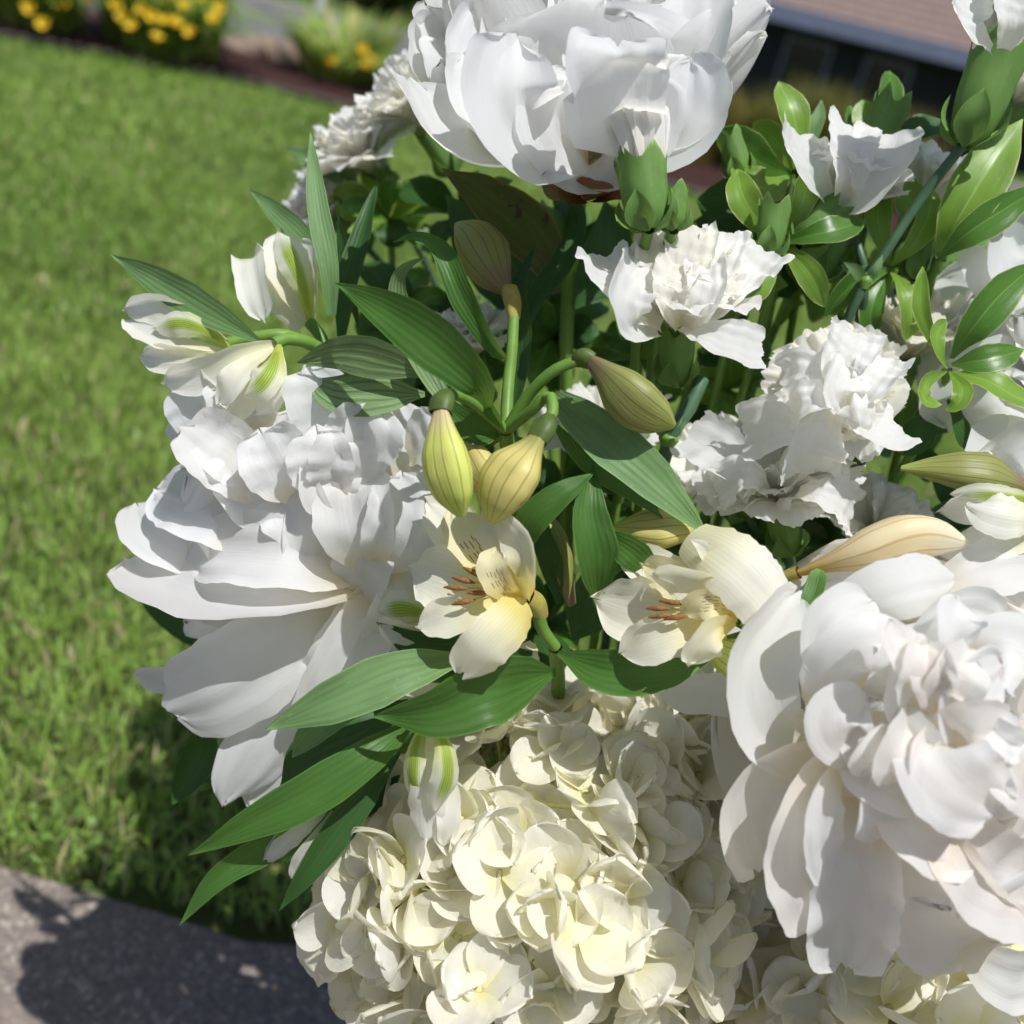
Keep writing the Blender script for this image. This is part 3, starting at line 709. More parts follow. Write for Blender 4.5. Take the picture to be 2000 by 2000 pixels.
# ---- left peony: dome leaning up-left with drooping guard petals
def peony_left():
    ax = D(-.48, .62, .62); bw = P(665, 1120, .485)
    t = thing('peony', bw, 'white peony with drooping outer petals above the lawn edge', 'peony')
    rnd = np.random.RandomState(7); R = .066
    flower_rings(t, bw, ax, R, [
        dict(n=7, L=1.15, W=.56, a0=92, a1=46, cup=.7, ruf=.04, ja=8, **PR),
        dict(n=6, L=1.20, W=.58, a0=84, a1=4, cup=.7, ruf=.05, ja=8, notch=.05, **PR),
        dict(n=7, L=1.20, W=.52, a0=72, a1=-14, cup=.6, ruf=.06, ja=9, notch=.08, **PR),
        dict(n=7, L=1.18, W=.48, a0=58, a1=-26, cup=.5, ruf=.07, ja=9, notch=.10, **PR),
        dict(n=6, L=1.14, W=.44, a0=42, a1=-34, cup=.45, ruf=.08, ja=9, notch=.12, **PR),
        dict(n=5, L=1.08, W=.40, a0=24, a1=-34, cup=.4, ruf=.08, ja=9, notch=.12, **PR)], ['peony'], rnd, spin=.4, keep=lambda k, d: d.dot(D(.35, -.9, .2)) < (.45 if k < 4 else .8))
    z = .45
    hero(t, [
        ([(690, 1130, .445), (520, 1150, .425), (380, 1140, .43), (262, 1085, .45)], 200, dict(roll=-38, cup=.5, wave=.03, kind='lobe')),
        ([(700, 1120, .44), (560, 1085, .418), (440, 1075, .425), (375, 1090, .44)], 150, dict(roll=-20, cup=.35, wave=.04)),
        ([(690, 1175, .455), (570, 1255, .44), (430, 1345, .435), (328, 1385, .445)], 200, dict(roll=12, cup=-.12, wave=.015, kind='lobe')),
        ([(560, 1290, .46), (420, 1310, .458), (330, 1325, .46), (262, 1318, .465)], 66, dict(roll=20, cup=.3)),
        ([(640, 1270, .465), (560, 1400, .455), (490, 1500, .455), (440, 1568, .458)], 150, dict(roll=[10, 10, 50], cup=-.25, wave=.03)),
        ([(640, 1330, .475), (580, 1440, .47), (530, 1520, .47), (495, 1590, .472)], 120, dict(roll=-25, cup=.2)),
        ([(745, 1150, .445), (700, 1250, .435), (655, 1330, .44), (612, 1382, .45)], 150, dict(roll=-15, cup=.2, wave=.04, kind='lobe')),
        ([(760, 1110, .438), (785, 1150, .43), (770, 1205, .43), (735, 1265, .44)], 110, dict(roll=18, cup=.2)),
        ([(725, 1140, .436), (672, 1230, .430), (625, 1320, .432), (585, 1410, .44)], 64, dict(roll=20, cup=.15, kind='lobe')),
        ([(745, 1110, .425), (775, 1050, .412), (790, 985, .412), (785, 925, .42)], 150, dict(roll=-16, cup=.25, wave=.05, wn=3)),
        ([(520, 930, .45), (450, 870, .455), (390, 850, .462), (352, 880, .47)], 120, dict(roll=15, cup=.35)),
        ([(720, 1110, .425), (700, 1040, .412), (690, 965, .412), (700, 905, .422)], 160, dict(roll=6, cup=.3)),
        ([(640, 1080, .43), (600, 1020, .418), (565, 970, .419), (520, 930, .43)], 150, dict(roll=14, cup=.28)),
        ([(560, 1040, .435), (505, 970, .424), (475, 910, .427), (445, 870, .438)], 140, dict(roll=-10, cup=.3, mat='peony_fleck')),
        ([(500, 1060, .438), (430, 1010, .43), (360, 975, .436), (305, 955, .446)], 150, dict(roll=-18, cup=.28)),
        ([(420, 1100, .448), (345, 1070, .44), (292, 1030, .444), (268, 985, .452)], 120, dict(roll=-28, cup=.3)),
        ([(600, 940, .437), (570, 880, .432), (560, 840, .436), (565, 800, .446)], 140, dict(roll=12, cup=.3)),
        ([(690, 920, .435), (660, 865, .43), (640, 825, .434), (625, 785, .444)], 130, dict(roll=15, cup=.3)),
        ([(500, 930, .442), (440, 880, .44), (400, 860, .445), (352, 880, .455)], 130, dict(roll=10, cup=.3)),
        ([(760, 930, .44), (770, 870, .44), (780, 820, .446), (790, 785, .455)], 150, dict(roll=-12, cup=.28)),
        ([(660, 1010, .42), (640, 960, .412), (650, 910, .414), (670, 870, .422)], 120, dict(roll=-15, cup=.35, mat='peony_fleck')),
        ([(690, 1165, .440), (705, 1120, .424), (722, 1085, .421), (750, 1055, .426)], 120, dict(roll=6, cup=.2)),
    ], kind='shell', nu=18, nv=28)
    rd = random.Random(14); small = []      # smaller crumpled petals among the large ones on the dome
    for k in range(15):
        a = rd.uniform(-2.75, -.75); q = rd.uniform(60, 270); u1, v1 = 650+q*math.cos(a)*1.05, 1060+q*math.sin(a)
        du, dv = math.cos(a+rd.uniform(-.5, .5)), math.sin(a+rd.uniform(-.5, .5)); ln = rd.uniform(115, 170)
        zz = .409+(math.hypot(u1-650, v1-1000)/300)**2*.042
        small.append(([(u1, v1, zz+.008), (u1+du*ln*.4, v1+dv*ln*.4, zz+.000), (u1+du*ln*.75, v1+dv*ln*.75, zz-.004), (u1+du*ln, v1+dv*ln, zz-.002)],
                      rd.uniform(110, 155), dict(roll=rd.uniform(-28, 28), cup=rd.uniform(.15, .45), wave=rd.uniform(.04, .08), wn=2.8, frill=.035)))
    hero(t, small, kind='shell', nu=12, nv=20)
    rr = random.Random(3)
    for k in range(22):
        a = rr.random(); u0, v0 = 722+rr.uniform(-14, 20), 1105+rr.uniform(-10, 20)
        tube(t, 'stamen', [(u0, v0, .442), (u0+rr.uniform(-20, 25), v0+rr.uniform(-25, 10), .43), (u0+rr.uniform(-40, 45), v0+rr.uniform(-35, 5), .424)], [2, 2.4, 3.2, 1], M['pistil'], 5, 6)
    for q in (-1, 0, 1): sheet(t, 'sepal', [(670+q*30, 1135, .49), (640+q*70, 1190, .487), (600+q*110, 1240, .48)], 60, M['calyx'], 'tepal', roll=q*20)
    sheet(t, 'leaf', [(420, 1420, .50), (390, 1470, .49), (360, 1530, .485), (336, 1572, .485)], 72, M['leaf_dark'], 'leaf', roll=25, cup=.35)
    sheet(t, 'leaf', [(560, 1200, .53), (420, 1220, .53), (320, 1190, .53), (262, 1150, .53)], 110, M['leaf_dark'], 'leaf', roll=20)
    sheet(t, 'leaf', [(620, 1250, .52), (500, 1270, .515), (400, 1260, .51), (375, 1250, .51)], 90, M['leaf_dark'], 'leaf', roll=-20)
    stem_to_vase(t, bw, ax, M['stem'], .0035, .0035, 1)
peony_left()

# ---- right peony, facing the camera
def peony_right():
    ax = D(-.28, .30, .90); bw = P(1800, 1440, .415)
    t = thing('peony', bw, 'biggest white peony, facing forward above the shaded hydrangea', 'peony')
    rnd = np.random.RandomState(12); R = .078
    flower_rings(t, bw, ax, R, [
        dict(n=8, L=1.02, W=.66, a0=94, a1=72, cup=.5, ruf=.06, mat='peony_warm', **PR),
        dict(n=7, L=1.02, W=.60, a0=86, a1=22, cup=.8, ruf=.035, ja=6, **PR),
        dict(n=6, L=1.0, W=.58, a0=80, a1=-10, cup=.7, ruf=.04, ja=7, notch=.05, **PR),
        dict(n=6, L=.98, W=.52, a0=68, a1=-30, cup=.6, ruf=.05, ja=7, notch=.07, **PR),
        dict(n=5, L=.90, W=.48, a0=52, a1=-46, cup=.5, ruf=.05, ja=7, notch=.08, **PR)], ['peony', 'peony', 'peony_warm', 'peony_warm', 'peony_warm'], rnd, spin=.9)
    hero(t, [
        ([(1600, 1490, .375), (1490, 1420, .36), (1475, 1290, .36), (1560, 1160, .372)], 150, dict(roll=-15, cup=.55, wave=.02, kind='lobe')),
        ([(1640, 1230, .37), (1700, 1170, .352), (1790, 1140, .350), (1862, 1130, .362)], 120, dict(roll=12, cup=-.35, wave=.02, kind='lobe')),
        ([(1600, 1470, .36), (1500, 1520, .358), (1455, 1600, .362), (1480, 1700, .372)], 130, dict(roll=15, cup=.3, wave=.02, kind='lobe', mat='peony_warm')),
        ([(1640, 1500, .348), (1600, 1600, .345), (1590, 1690, .35), (1620, 1790, .362)], 215, dict(roll=5, cup=.3, wave=.06, kind='lobe', mat='peony_warm')),
        ([(1690, 1560, .345), (1680, 1660, .345), (1670, 1760, .352), (1650, 1885, .37)], 170, dict(roll=-15, cup=.35, wave=.08, serr=.05, kind='lobe')),
        ([(1760, 1560, .345), (1790, 1670, .345), (1850, 1780, .355), (1940, 1850, .375)], 250, dict(roll=-20, cup=.3, wave=.04, kind='lobe', mat='peony_warm')),
        ([(1840, 1570, .34), (1880, 1660, .336), (1940, 1720, .342), (2040, 1740, .36)], 200, dict(roll=10, cup=.35, wave=.05, kind='lobe', mat='peony_warm')),
        ([(1820, 1160, .385), (1900, 1130, .385), (1980, 1105, .39), (2060, 1110, .40)], 130, dict(roll=30, cup=.3, wave=.04)),
        ([(1880, 1830, .37), (1920, 1880, .372), (1980, 1910, .38), (2060, 1900, .40)], 130, dict(roll=5, cup=.3, wave=.04)),
        ([(1560, 1335, .42), (1450, 1345, .415), (1350, 1340, .415), (1280, 1310, .42)], 120, dict(roll=35, cup=.3)),
        # rounded inner petals, overlapping around the heart
        ([(1700, 1330, .365), (1640, 1260, .345), (1660, 1210, .343), (1700, 1175, .352)], 150, dict(roll=15, cup=0.18)),
        ([(1600, 1390, .362), (1650, 1300, .342), (1715, 1272, .338), (1782, 1320, .342)], 150, dict(roll=-8, cup=-.22)),
        ([(1800, 1300, .358), (1840, 1240, .344), (1890, 1215, .344), (1950, 1225, .352)], 150, dict(roll=-12, cup=0.18)),
        ([(1900, 1300, .35), (1950, 1270, .338), (2000, 1290, .338), (2040, 1340, .345)], 160, dict(roll=15, cup=0.15, mat='peony_fleck')),
        ([(1820, 1430, .345), (1800, 1370, .330), (1825, 1310, .327), (1870, 1270, .333)], 150, dict(roll=8, cup=0.17)),
        ([(1890, 1450, .342), (1890, 1390, .326), (1915, 1335, .324), (1955, 1300, .332)], 150, dict(roll=-12, cup=0.17, mat='peony_fleck')),
        ([(1700, 1420, .352), (1650, 1440, .335), (1640, 1400, .333), (1690, 1360, .338)], 130, dict(roll=12, cup=0.18)),
        ([(1680, 1400, .35), (1720, 1440, .332), (1760, 1470, .328), (1790, 1520, .333)], 170, dict(roll=-15, cup=0.15)),
        ([(1940, 1400, .338), (1970, 1450, .325), (2000, 1500, .325), (2040, 1540, .332)], 180, dict(roll=12, cup=0.17, mat='peony_warm')),
        ([(1800, 1420, .335), (1830, 1480, .318), (1880, 1540, .316), (1945, 1585, .324)], 190, dict(roll=-6, cup=0.16)),
        ([(1650, 1480, .345), (1690, 1520, .333), (1745, 1545, .332), (1800, 1560, .34)], 100, dict(roll=28, cup=0.18)),
        ([(1720, 1540, .342), (1770, 1600, .332), (1830, 1640, .333), (1905, 1655, .342)], 150, dict(roll=15, cup=0.18, mat='peony_warm')),
        ([(1640, 1490, .344), (1612, 1560, .335), (1604, 1640, .338), (1615, 1725, .35)], 100, dict(roll=22, cup=0.18)),
    ], kind='shell', nu=18, nv=28)
    rd = random.Random(41); small = []
    for k in range(18):
        a = rd.uniform(0, 6.283); q = rd.uniform(40, 215); u1, v1 = 1830+q*math.cos(a), 1390+q*math.sin(a)*.9
        b_ = a+rd.uniform(-.7, .7); du, dv = math.cos(b_), math.sin(b_); ln = rd.uniform(95, 150); zz = .321+(q/260)**2*.024
        small.append(([(u1-du*ln*.3, v1-dv*ln*.3, zz+.010), (u1, v1, zz-.001), (u1+du*ln*.35, v1+dv*ln*.35, zz-.004), (u1+du*ln*.65, v1+dv*ln*.65, zz+.002)],
                      rd.uniform(85, 130), dict(roll=rd.uniform(-25, 25), cup=rd.uniform(.1, .35), wave=rd.uniform(.04, .08), frill=.04, mat=rd.choice(['peony', 'peony_warm', 'peony_warm']))))
    hero(t, small, kind='shell', nu=12, nv=20)
    rr = random.Random(5)
    for k in range(26):
        u0, v0 = 1610+rr.uniform(-22, 26), 1420+rr.uniform(-20, 25)
        tube(t, 'stamen', [(u0+20, v0+10, .36), (u0+rr.uniform(-12, 12), v0+rr.uniform(-20, 10), .345), (u0+rr.uniform(-30, 25), v0+rr.uniform(-50, 15), .336)], [3, 3, 5, 1.5], M['pistil'], 5, 6)
    for q in (-1, 0, 1): sheet(t, 'sepal', [(1800+q*30, 1450, .42), (1790+q*90, 1500, .424), (1780+q*150, 1540, .42)], 80, M['calyx'], 'tepal', roll=q*20)
    stem_to_vase(t, bw, ax, M['stem'], .0035, .0035, 2)
peony_right()

# ---- top peony, seen from its side
def peony_top():
    ax = D(.10, .97, .08); bw = P(1140, 318, .455)
    t = thing('peony', bw, 'tall white cup-shaped peony seen from its side with red sepals', 'peony')
    rnd = np.random.RandomState(19); R = .078
    flower_rings(t, bw, ax, R, [
        dict(n=6, L=.92, W=.62, a0=84, a1=30, cup=.8, ruf=.02, ja=5, **PR),
        dict(n=6, L=1.22, W=.60, a0=82, a1=14, cup=.8, ruf=.025, ja=6, **PR),
        dict(n=7, L=1.28, W=.50, a0=74, a1=8, cup=.8, ruf=.035, ja=8, notch=.05, **PR),
        dict(n=8, L=1.34, W=.44, a0=68, a1=4, cup=.7, ruf=.045, ja=9, notch=.07, **PR),
        dict(n=9, L=1.40, W=.40, a0=56, a1=2, cup=.6, ruf=.055, ja=10, notch=.08, **PR),
        dict(n=9, L=1.42, W=.36, a0=42, a1=0, cup=.5, ruf=.07, ja=10, notch=.1, **PR),
        dict(n=9, L=1.42, W=.34, a0=28, a1=0, cup=.4, ruf=.08, rn=4, notch=.12, **PR),
        dict(n=7, L=1.36, W=.30, a0=12, a1=-4, cup=.4, ruf=.09, rn=4, notch=.12, **PR)], ['peony'], rnd, spin=.2, keep=lambda k, d: k > 5 or d.dot(TOCAM) < .3 or k == 0)
    lift = lambda lst: [([(u, v-34, z) for u, v, z in e[0]],)+tuple(e[1:]) for e in lst]
    hero(t, lift([
        ([(1070, 352, .44), (960, 355, .405), (870, 310, .394), (800, 195, .40)], 190, dict(roll=-48, cup=.5, kind='lobe', wave=.01)),
        ([(1110, 352, .43), (1030, 310, .392), (985, 220, .378), (1000, 118, .378)], 190, dict(roll=-14, cup=.5, kind='lobe', wave=.015)),
        ([(1190, 335, .42), (1200, 260, .378), (1200, 190, .366), (1203, 140, .352), (1205, 118, .362)], 195, dict(roll=4, cup=.3, kind='lobe', wave=.02)),
        ([(1240, 335, .43), (1340, 290, .398), (1385, 240, .395), (1418, 192, .39)], 120, dict(roll=35, cup=.3, wave=.02, kind='lobe')),
        ([(1400, 180, .45), (1440, 120, .452), (1462, 50, .455), (1465, 2, .46)], 90, dict(roll=15, cup=.3)),
        ([(1150, 352, .432), (1115, 300, .398), (1095, 250, .388), (1105, 195, .384)], 220, dict(roll=-4, cup=.35)),
        ([(1170, 350, .432), (1215, 300, .396), (1255, 245, .388), (1262, 180, .384)], 210, dict(roll=8, cup=.35)),
        ([(1210, 345, .43), (1305, 300, .398), (1345, 235, .39), (1352, 150, .39)], 180, dict(roll=18, cup=.4)),
        ([(1080, 345, .44), (985, 300, .41), (925, 230, .404), (905, 140, .408)], 150, dict(roll=-32, cup=.35)),
        ([(1050, 300, .44), (950, 210, .42), (930, 130, .418), (950, 50, .424)], 140, dict(roll=-22, cup=.35, wave=.05)),
        ([(1290, 250, .43), (1350, 150, .412), (1365, 60, .41), (1375, -20, .415)], 140, dict(roll=20, cup=.35, wave=.04)),
        ([(890, 260, .44), (845, 190, .436), (835, 130, .44), (860, 80, .448)], 120, dict(roll=-38, cup=.35, wave=.05)),
    ]), kind='shell', nu=18, nv=28)
    rd = random.Random(27); tiers = []
    for row, (n, vt, z0, ln, wd) in enumerate([(9, 128, .399, 150, 118), (10, 74, .408, 150, 112), (11, 22, .416, 140, 106), (9, -28, .424, 130, 104)]):
        for k in range(n):
            f = (k+.5+rd.uniform(-.3, .3))/n*2-1; u1 = 1125+f*(285+row*6); bend = abs(f)**2
            vtip = vt+rd.uniform(-22, 22)-bend*20; zz = z0+bend*.035+rd.uniform(-.003, .003); lean = f*52
            tiers.append(([(u1-lean*1.2, vtip+ln, zz+.012), (u1-lean*.4, vtip+ln*.6, zz), (u1, vtip+ln*.28, zz-.003), (u1+lean*.3, vtip, zz+rd.uniform(-.006, .004))],
                          wd*rd.uniform(.8, 1.2), dict(roll=f*42+rd.uniform(-12, 12), cup=rd.uniform(.2, .45), wave=rd.uniform(.03, .07), frill=.04)))
    hero(t, tiers, kind='shell', nu=12, nv=18)
    tube(t, 'receptacle', [(1152, 388, .44), (1150, 380, .44), (1148, 368, .44), (1146, 352, .44)], [16, 48, 70, 76], M['red_sepal'], 20, 10)
    for q, (du, w) in enumerate([(-70, 90), (10, 110), (80, 90)]):
        sheet(t, 'sepal', [(1150+du*.2, 386, .43), (1150+du*.7, 380, .412), (1150+du*1.1, 368, .396), (1150+du*1.35, 352, .388)], w*.7, M['red_sepal'], 'lobe', roll=du*.2, cup=.2)
    hero(t, [
        ([(1085, 575, .475), (1060, 500, .465), (970, 410, .46), (862, 328, .455)], 150, dict(roll=-25, cup=.3, mat='leaf_old')),
        ([(1010, 700, .46), (1040, 600, .455), (1110, 500, .455), (1130, 420, .46), (1090, 350, .47)], 62, dict(roll=30, cup=.3, mat='leaf_dark')),
        ([(1060, 640, .50), (980, 520, .50), (900, 420, .50), (870, 380, .50)], 150, dict(roll=20, mat='leaf_dark')),
        ([(1120, 600, .49), (1180, 520, .49), (1190, 450, .49), (1180, 390, .49)], 130, dict(roll=-15, mat='leaf_dark')),
    ], name='leaf', kind='leaf')
    stem_to_vase(t, bw, ax, M['stem'], .0035, .0035, 3)
peony_top()

def peony_edge():
    ax = D(-.42, .35, .8); bw = P(2080, 720, .475)
    t = thing('peony', bw, 'white peony partly hidden behind variegated leaves', 'peony')
    rnd = np.random.RandomState(31)
    flower_rings(t, bw, ax, .066, [
        dict(n=7, L=1.1, W=.52, a0=90, a1=66, cup=.4, ruf=.04, **PR), dict(n=7, L=1.0, W=.46, a0=74, a1=36, cup=.5, ruf=.05, **PR),
        dict(n=8, L=.95, W=.42, a0=55, a1=10, cup=.5, ruf=.06, **PR), dict(n=8, L=.85, W=.36, a0=35, a1=-4, cup=.5, ruf=.08, **PR)], ['peony'], rnd)
    hero(t, [
        ([(1990, 640, .46), (1950, 600, .455), (1915, 540, .455), (1893, 482, .46)], 62, dict(roll=10, cup=.3)),
        ([(2010, 620, .46), (1975, 560, .45), (1960, 510, .45), (1968, 462, .455)], 90, dict(roll=-10, cup=.3)),
        ([(2050, 760, .46), (1960, 760, .44), (1900, 790, .44), (1868, 840, .45)], 190, dict(roll=-20, cup=.3, kind='lobe')),
        ([(2060, 850, .44), (1990, 880, .425), (1950, 900, .43), (1915, 880, .44)], 170, dict(roll=25, cup=.5, kind='lobe')),
        ([(2060, 680, .46), (1990, 690, .45), (1940, 680, .45), (1900, 660, .46)], 120, dict(roll=10, cup=.3, kind='lobe')),
    ])
    stem_to_vase(t, bw, ax, M['stem'], .0035, .0035, 4)
peony_edge()

# ---- carnations
def noded_stem(t, pts, rpx, k):
    tube(t, 'stem', pts, [rpx, rpx*1.05], M['stem_dark'], 10, 18)
    u, v, z = pts[k]
    tube(t, 'node', [(u-3, v+16, z), (u, v, z), (u+3, v-16, z)], [rpx*.9, rpx*1.6, rpx*.9], M['stem'], 10, 8)
    sheet(t, 'leaf', [(u, v, z), (u-20, v-24, z-.004), (u-42, v-38, z-.004)], 24, M['leaf_pale'], 'blade', roll=20)
    sheet(t, 'leaf', [(u, v, z), (u+20, v-24, z-.004), (u+34, v-52, z-.004)], 22, M['leaf_pale'], 'blade', roll=-20)
def calyx(t, bw, ax, ln, rd, mat='calyx', bract=True):
    n = 25; a = np.linspace(0, 2*math.pi, n); x = ax.orthogonal().normalized(); y = ax.cross(x)
    rows = []; uv = []
    for j in range(9):
        s = j/8; r_ = rd*np.interp(s, [0, .12, .45, .8, 1], [.35, .72, .96, 1.0, 1.10])
        tooth = np.abs(((a/(2*math.pi)*5) % 1)-.5)*2
        h = -ln+ln*s*(.82+.30*(1-tooth))
        rows.append([tuple(bw-t.location+ax*float(h[i])+(x*math.cos(a[i])+y*math.sin(a[i]))*float(r_)) for i in range(n)])
        uv.append([(a[i]/6.283, s*.9+.1*s*(1-tooth[i])) for i in range(n)])
    link('calyx', grid_mesh('calyx', np.array(rows), np.array(uv)), M[mat], t)
    if bract:
        for q in range(4):
            th = q*1.57+.4; d = x*math.cos(th)+y*math.sin(th)
            b0 = bw-ax*ln*1.02+d*rd*.2; b1 = bw-ax*ln*.80+d*rd*.95; b2 = bw-ax*ln*.52+d*rd*1.12
            sheet(t, 'bract', [tuple(b0), tuple(b1), tuple(b2)], rd*1.25, M[mat], 'leaf', cup=.35, world=True, nrm=tuple(d), nu=6, nv=8)
CT = dict(teeth=.06, nu=40, nv=10, base=.10, wide=.75, round_=.30)
def carnation(u, v, z, axis, R, label, seed, dense=1.0, open_=1.0, mats=('carn', 'carn', 'carn_cream'), cal=True, cl=.029, cr=.0075, stem=None, extra=()):
    ax = D(*axis); bw = P(u, v, z); rnd = np.random.RandomState(seed)
    t = thing('carnation', bw, label, 'carnation', 'white carnations in the bouquet')
    o = open_
    rings = [dict(n=6, L=1.05, W=.62, a0=34*o, a1=100*o, cup=.25, ruf=.08, rn=3.5, ja=10, **CT), dict(n=6, L=1.0, W=.58, a0=28*o, a1=80*o, cup=.25, ruf=.09, rn=4, ja=10, **CT),
             dict(n=int(6*dense), L=.98, W=.52, a0=20*o, a1=70*o, cup=.25, ruf=.095, rn=4, ja=14, **CT),
             dict(n=int(6*dense), L=.96, W=.48, a0=12*o, a1=62*o, cup=.2, ruf=.095, rn=4, ja=16, **CT),
             dict(n=int(5*dense), L=.93, W=.44, a0=4*o, a1=52*o, cup=.2, ruf=.095, rn=4, ja=18, **CT)]
    flower_rings(t, bw-ax*.004, ax, R, rings, list(mats), rnd, spin=seed)
    hero(t, [(e[0], e[1], dict(e[2], frill=e[2].get('frill', .03))) for e in extra], mat='carn', kind='fan', nu=26, nv=30, serr=.028, wave=.06, wn=4)
    if cal: calyx(t, bw, ax, cl, cr)
    if stem: noded_stem(t, *stem)
    else: stem_to_vase(t, bw-ax*cl*.98, ax, M['stem_dark'], .0021, .0026, seed)
    return t
carnation(1325, 628, .42, (-.05, .82, .56), .039, 'open white carnation with a frilled crown above the drooping brown bud', 101, 1.2, .85, stem=([(1372, 740, .437), (1345, 800, .434), (1306, 858, .436), (1290, 940, .45), (1260, 1200, .52), (1230, 1500, .57)], 13, 2), extra=[
    ([(1330, 640, .405), (1372, 650, .392), (1425, 668, .386), (1488, 688, .390)], 105, dict(roll=28, cup=.25)),
    ([(1290, 640, .408), (1240, 600, .394), (1200, 550, .393), (1168, 500, .402)], 118, dict(roll=-25, cup=.45, wave=.1)),
    ([(1285, 650, .402), (1235, 640, .388), (1222, 585, .384), (1245, 520, .392)], 100, dict(roll=-20, cup=.5, wave=.1)),
    ([(1360, 630, .41), (1410, 590, .40), (1450, 540, .402), (1502, 492, .41)], 112, dict(roll=25, cup=.45, wave=.1)),
    ([(1300, 620, .412), (1280, 560, .402), (1275, 500, .402), (1285, 446, .408)], 92, dict(roll=-10, cup=.4, wave=.085, mat='carn_cream')),
    ([(1330, 620, .408), (1335, 560, .396), (1345, 500, .396), (1350, 444, .404)], 104, dict(roll=6, cup=.3, wave=.09, mat='carn_cream')),
    ([(1350, 620, .41), (1385, 560, .40), (1405, 505, .40), (1420, 455, .408)], 96, dict(roll=14, cup=.4, wave=.085)),
    ([(1325, 640, .40), (1315, 600, .388), (1310, 560, .387), (1320, 515, .394)], 84, dict(roll=0, cup=.45, wave=.12, mat='carn_cream')),
    ([(1345, 640, .40), (1368, 600, .387), (1380, 560, .386), (1375, 520, .393)], 80, dict(roll=10, cup=.5, wave=.12)),
])
carnation(1635, 790, .445, (-.30, .34, .88), .036, 'fullest white carnation with tightly ruffled centre', 102, 1.2, extra=[
    ([(1620, 800, .425), (1560, 820, .41), (1510, 830, .41), (1455, 850, .42)], 120, dict(roll=-20, cup=.3)),
    ([(1630, 810, .42), (1610, 850, .405), (1590, 880, .405), (1575, 920, .415)], 130, dict(roll=10, cup=.3)),
    ([(1650, 800, .42), (1700, 830, .406), (1730, 840, .406), (1755, 830, .414)], 110, dict(roll=20, cup=.35)),
    ([(1630, 770, .408), (1600, 740, .398), (1570, 730, .398), (1530, 740, .404)], 100, dict(roll=-10, cup=.4, wave=.09)),
    ([(1640, 760, .405), (1640, 715, .394), (1660, 680, .395), (1670, 650, .402)], 110, dict(roll=10, cup=.4, wave=.09)),
    ([(1650, 780, .402), (1690, 760, .392), (1710, 730, .393), (1730, 700, .40)], 100, dict(roll=20, cup=.45, wave=.09)),
    ([(1650, 805, .404), (1645, 775, .388), (1648, 750, .387), (1660, 722, .394)], 95, dict(roll=-5, cup=.3)),
    ([(1640, 800, .400), (1662, 790, .386), (1685, 790, .386), (1710, 800, .394)], 85, dict(roll=15, cup=.3)),
    ([(1620, 790, .402), (1600, 780, .39), (1570, 785, .39), (1545, 800, .398)], 80, dict(roll=-25, cup=.5, wave=.085))])
carnation(1520, 975, .455, (-.30, .86, .40), .040, 'white carnation leaning sideways below the fullest carnation', 103, .8, extra=[
    ([(1530, 950, .43), (1560, 900, .42), (1600, 880, .42), (1650, 890, .43)], 110, dict(roll=10, cup=.3)),
    ([(1560, 960, .42), (1600, 965, .412), (1640, 985, .414), (1662, 1010, .42)], 110, dict(roll=30, cup=.3)),
    ([(1490, 960, .44), (1440, 910, .43), (1400, 880, .432), (1345, 850, .44)], 120, dict(roll=-15, cup=.3)),
    ([(1500, 965, .43), (1470, 930, .42), (1440, 930, .42), (1400, 960, .43)], 90, dict(roll=-30, cup=.3))])
carnation(1405, 930, .49, (-.55, .65, .45), .034, 'shaded white carnation behind the folded alstroemeria leaf', 104, .7)
carnation(1185, 860, .50, (-.10, .80, .50), .036, 'shaded white carnation tucked behind the drooping brown bud', 105, .7)
carnation(915, 690, .50, (-.20, .88, .40), .033, 'white carnation glimpsed between the central alstroemeria leaves', 106, .8)
carnation(1642, 408, .465, (.30, .92, .22), .034, 'white carnation seen from behind with broad smooth petals', 107, 1.0, .8, stem=([(1604, 500, .472), (1680, 470, .466), (1685, 555, .464), (1660, 700, .49), (1500, 1100, .56), (1380, 1400, .58)], 10, 2), cl=.034, cr=.009, extra=[
    ([(1650, 410, .45), (1690, 380, .438), (1720, 320, .44), (1735, 260, .45)], 130, dict(roll=20, cup=.4)),
    ([(1640, 405, .45), (1660, 340, .438), (1660, 280, .44), (1660, 245, .45)], 110, dict(roll=-5, cup=.4)),
    ([(1625, 405, .452), (1590, 350, .442), (1565, 300, .445), (1560, 258, .455)], 110, dict(roll=-20, cup=.4))])
carnation(1800, 405, .50, (.22, .92, .15), .034, 'half hidden white carnation behind the diagonal dark stem', 108, .7, .7, cl=.03, cr=.009)
carnation(1955, 95, .43, (.32, .93, .10), .042, 'white carnation on a stout green calyx near the roof', 109, .8, .5, stem=([(1880, 285, .436), (1800, 385, .445), (1745, 470, .45), (1690, 550, .452), (1650, 640, .46), (1560, 900, .52), (1400, 1300, .57)], 9, 3), cl=.042, cr=.0112, extra=[
    ([(1935, 100, .40), (1900, 60, .393), (1885, 20, .395), (1880, -30, .40)], 110, dict(roll=-20, cup=.4, serr=0)),
    ([(1960, 95, .395), (1980, 50, .388), (1985, 0, .39), (1990, -40, .395)], 120, dict(roll=10, cup=.4, serr=0))])
carnation(735, 330, .60, (-.42, .74, .45), .046, 'blurred white carnation in cool shade beside the top peony', 110)
carnation(835, 250, .58, (-.48, .80, .25), .046, 'white carnation pressed against the back of the top peony', 111)
carnation(655, 420, .62, (-.62, .60, .40), .036, 'outermost white carnation behind the upright blade leaf', 112, .7)
carnation(1700, 1040, .495, (.05, .70, .65), .033, 'dim white carnation above the long orange bud', 113, .7)
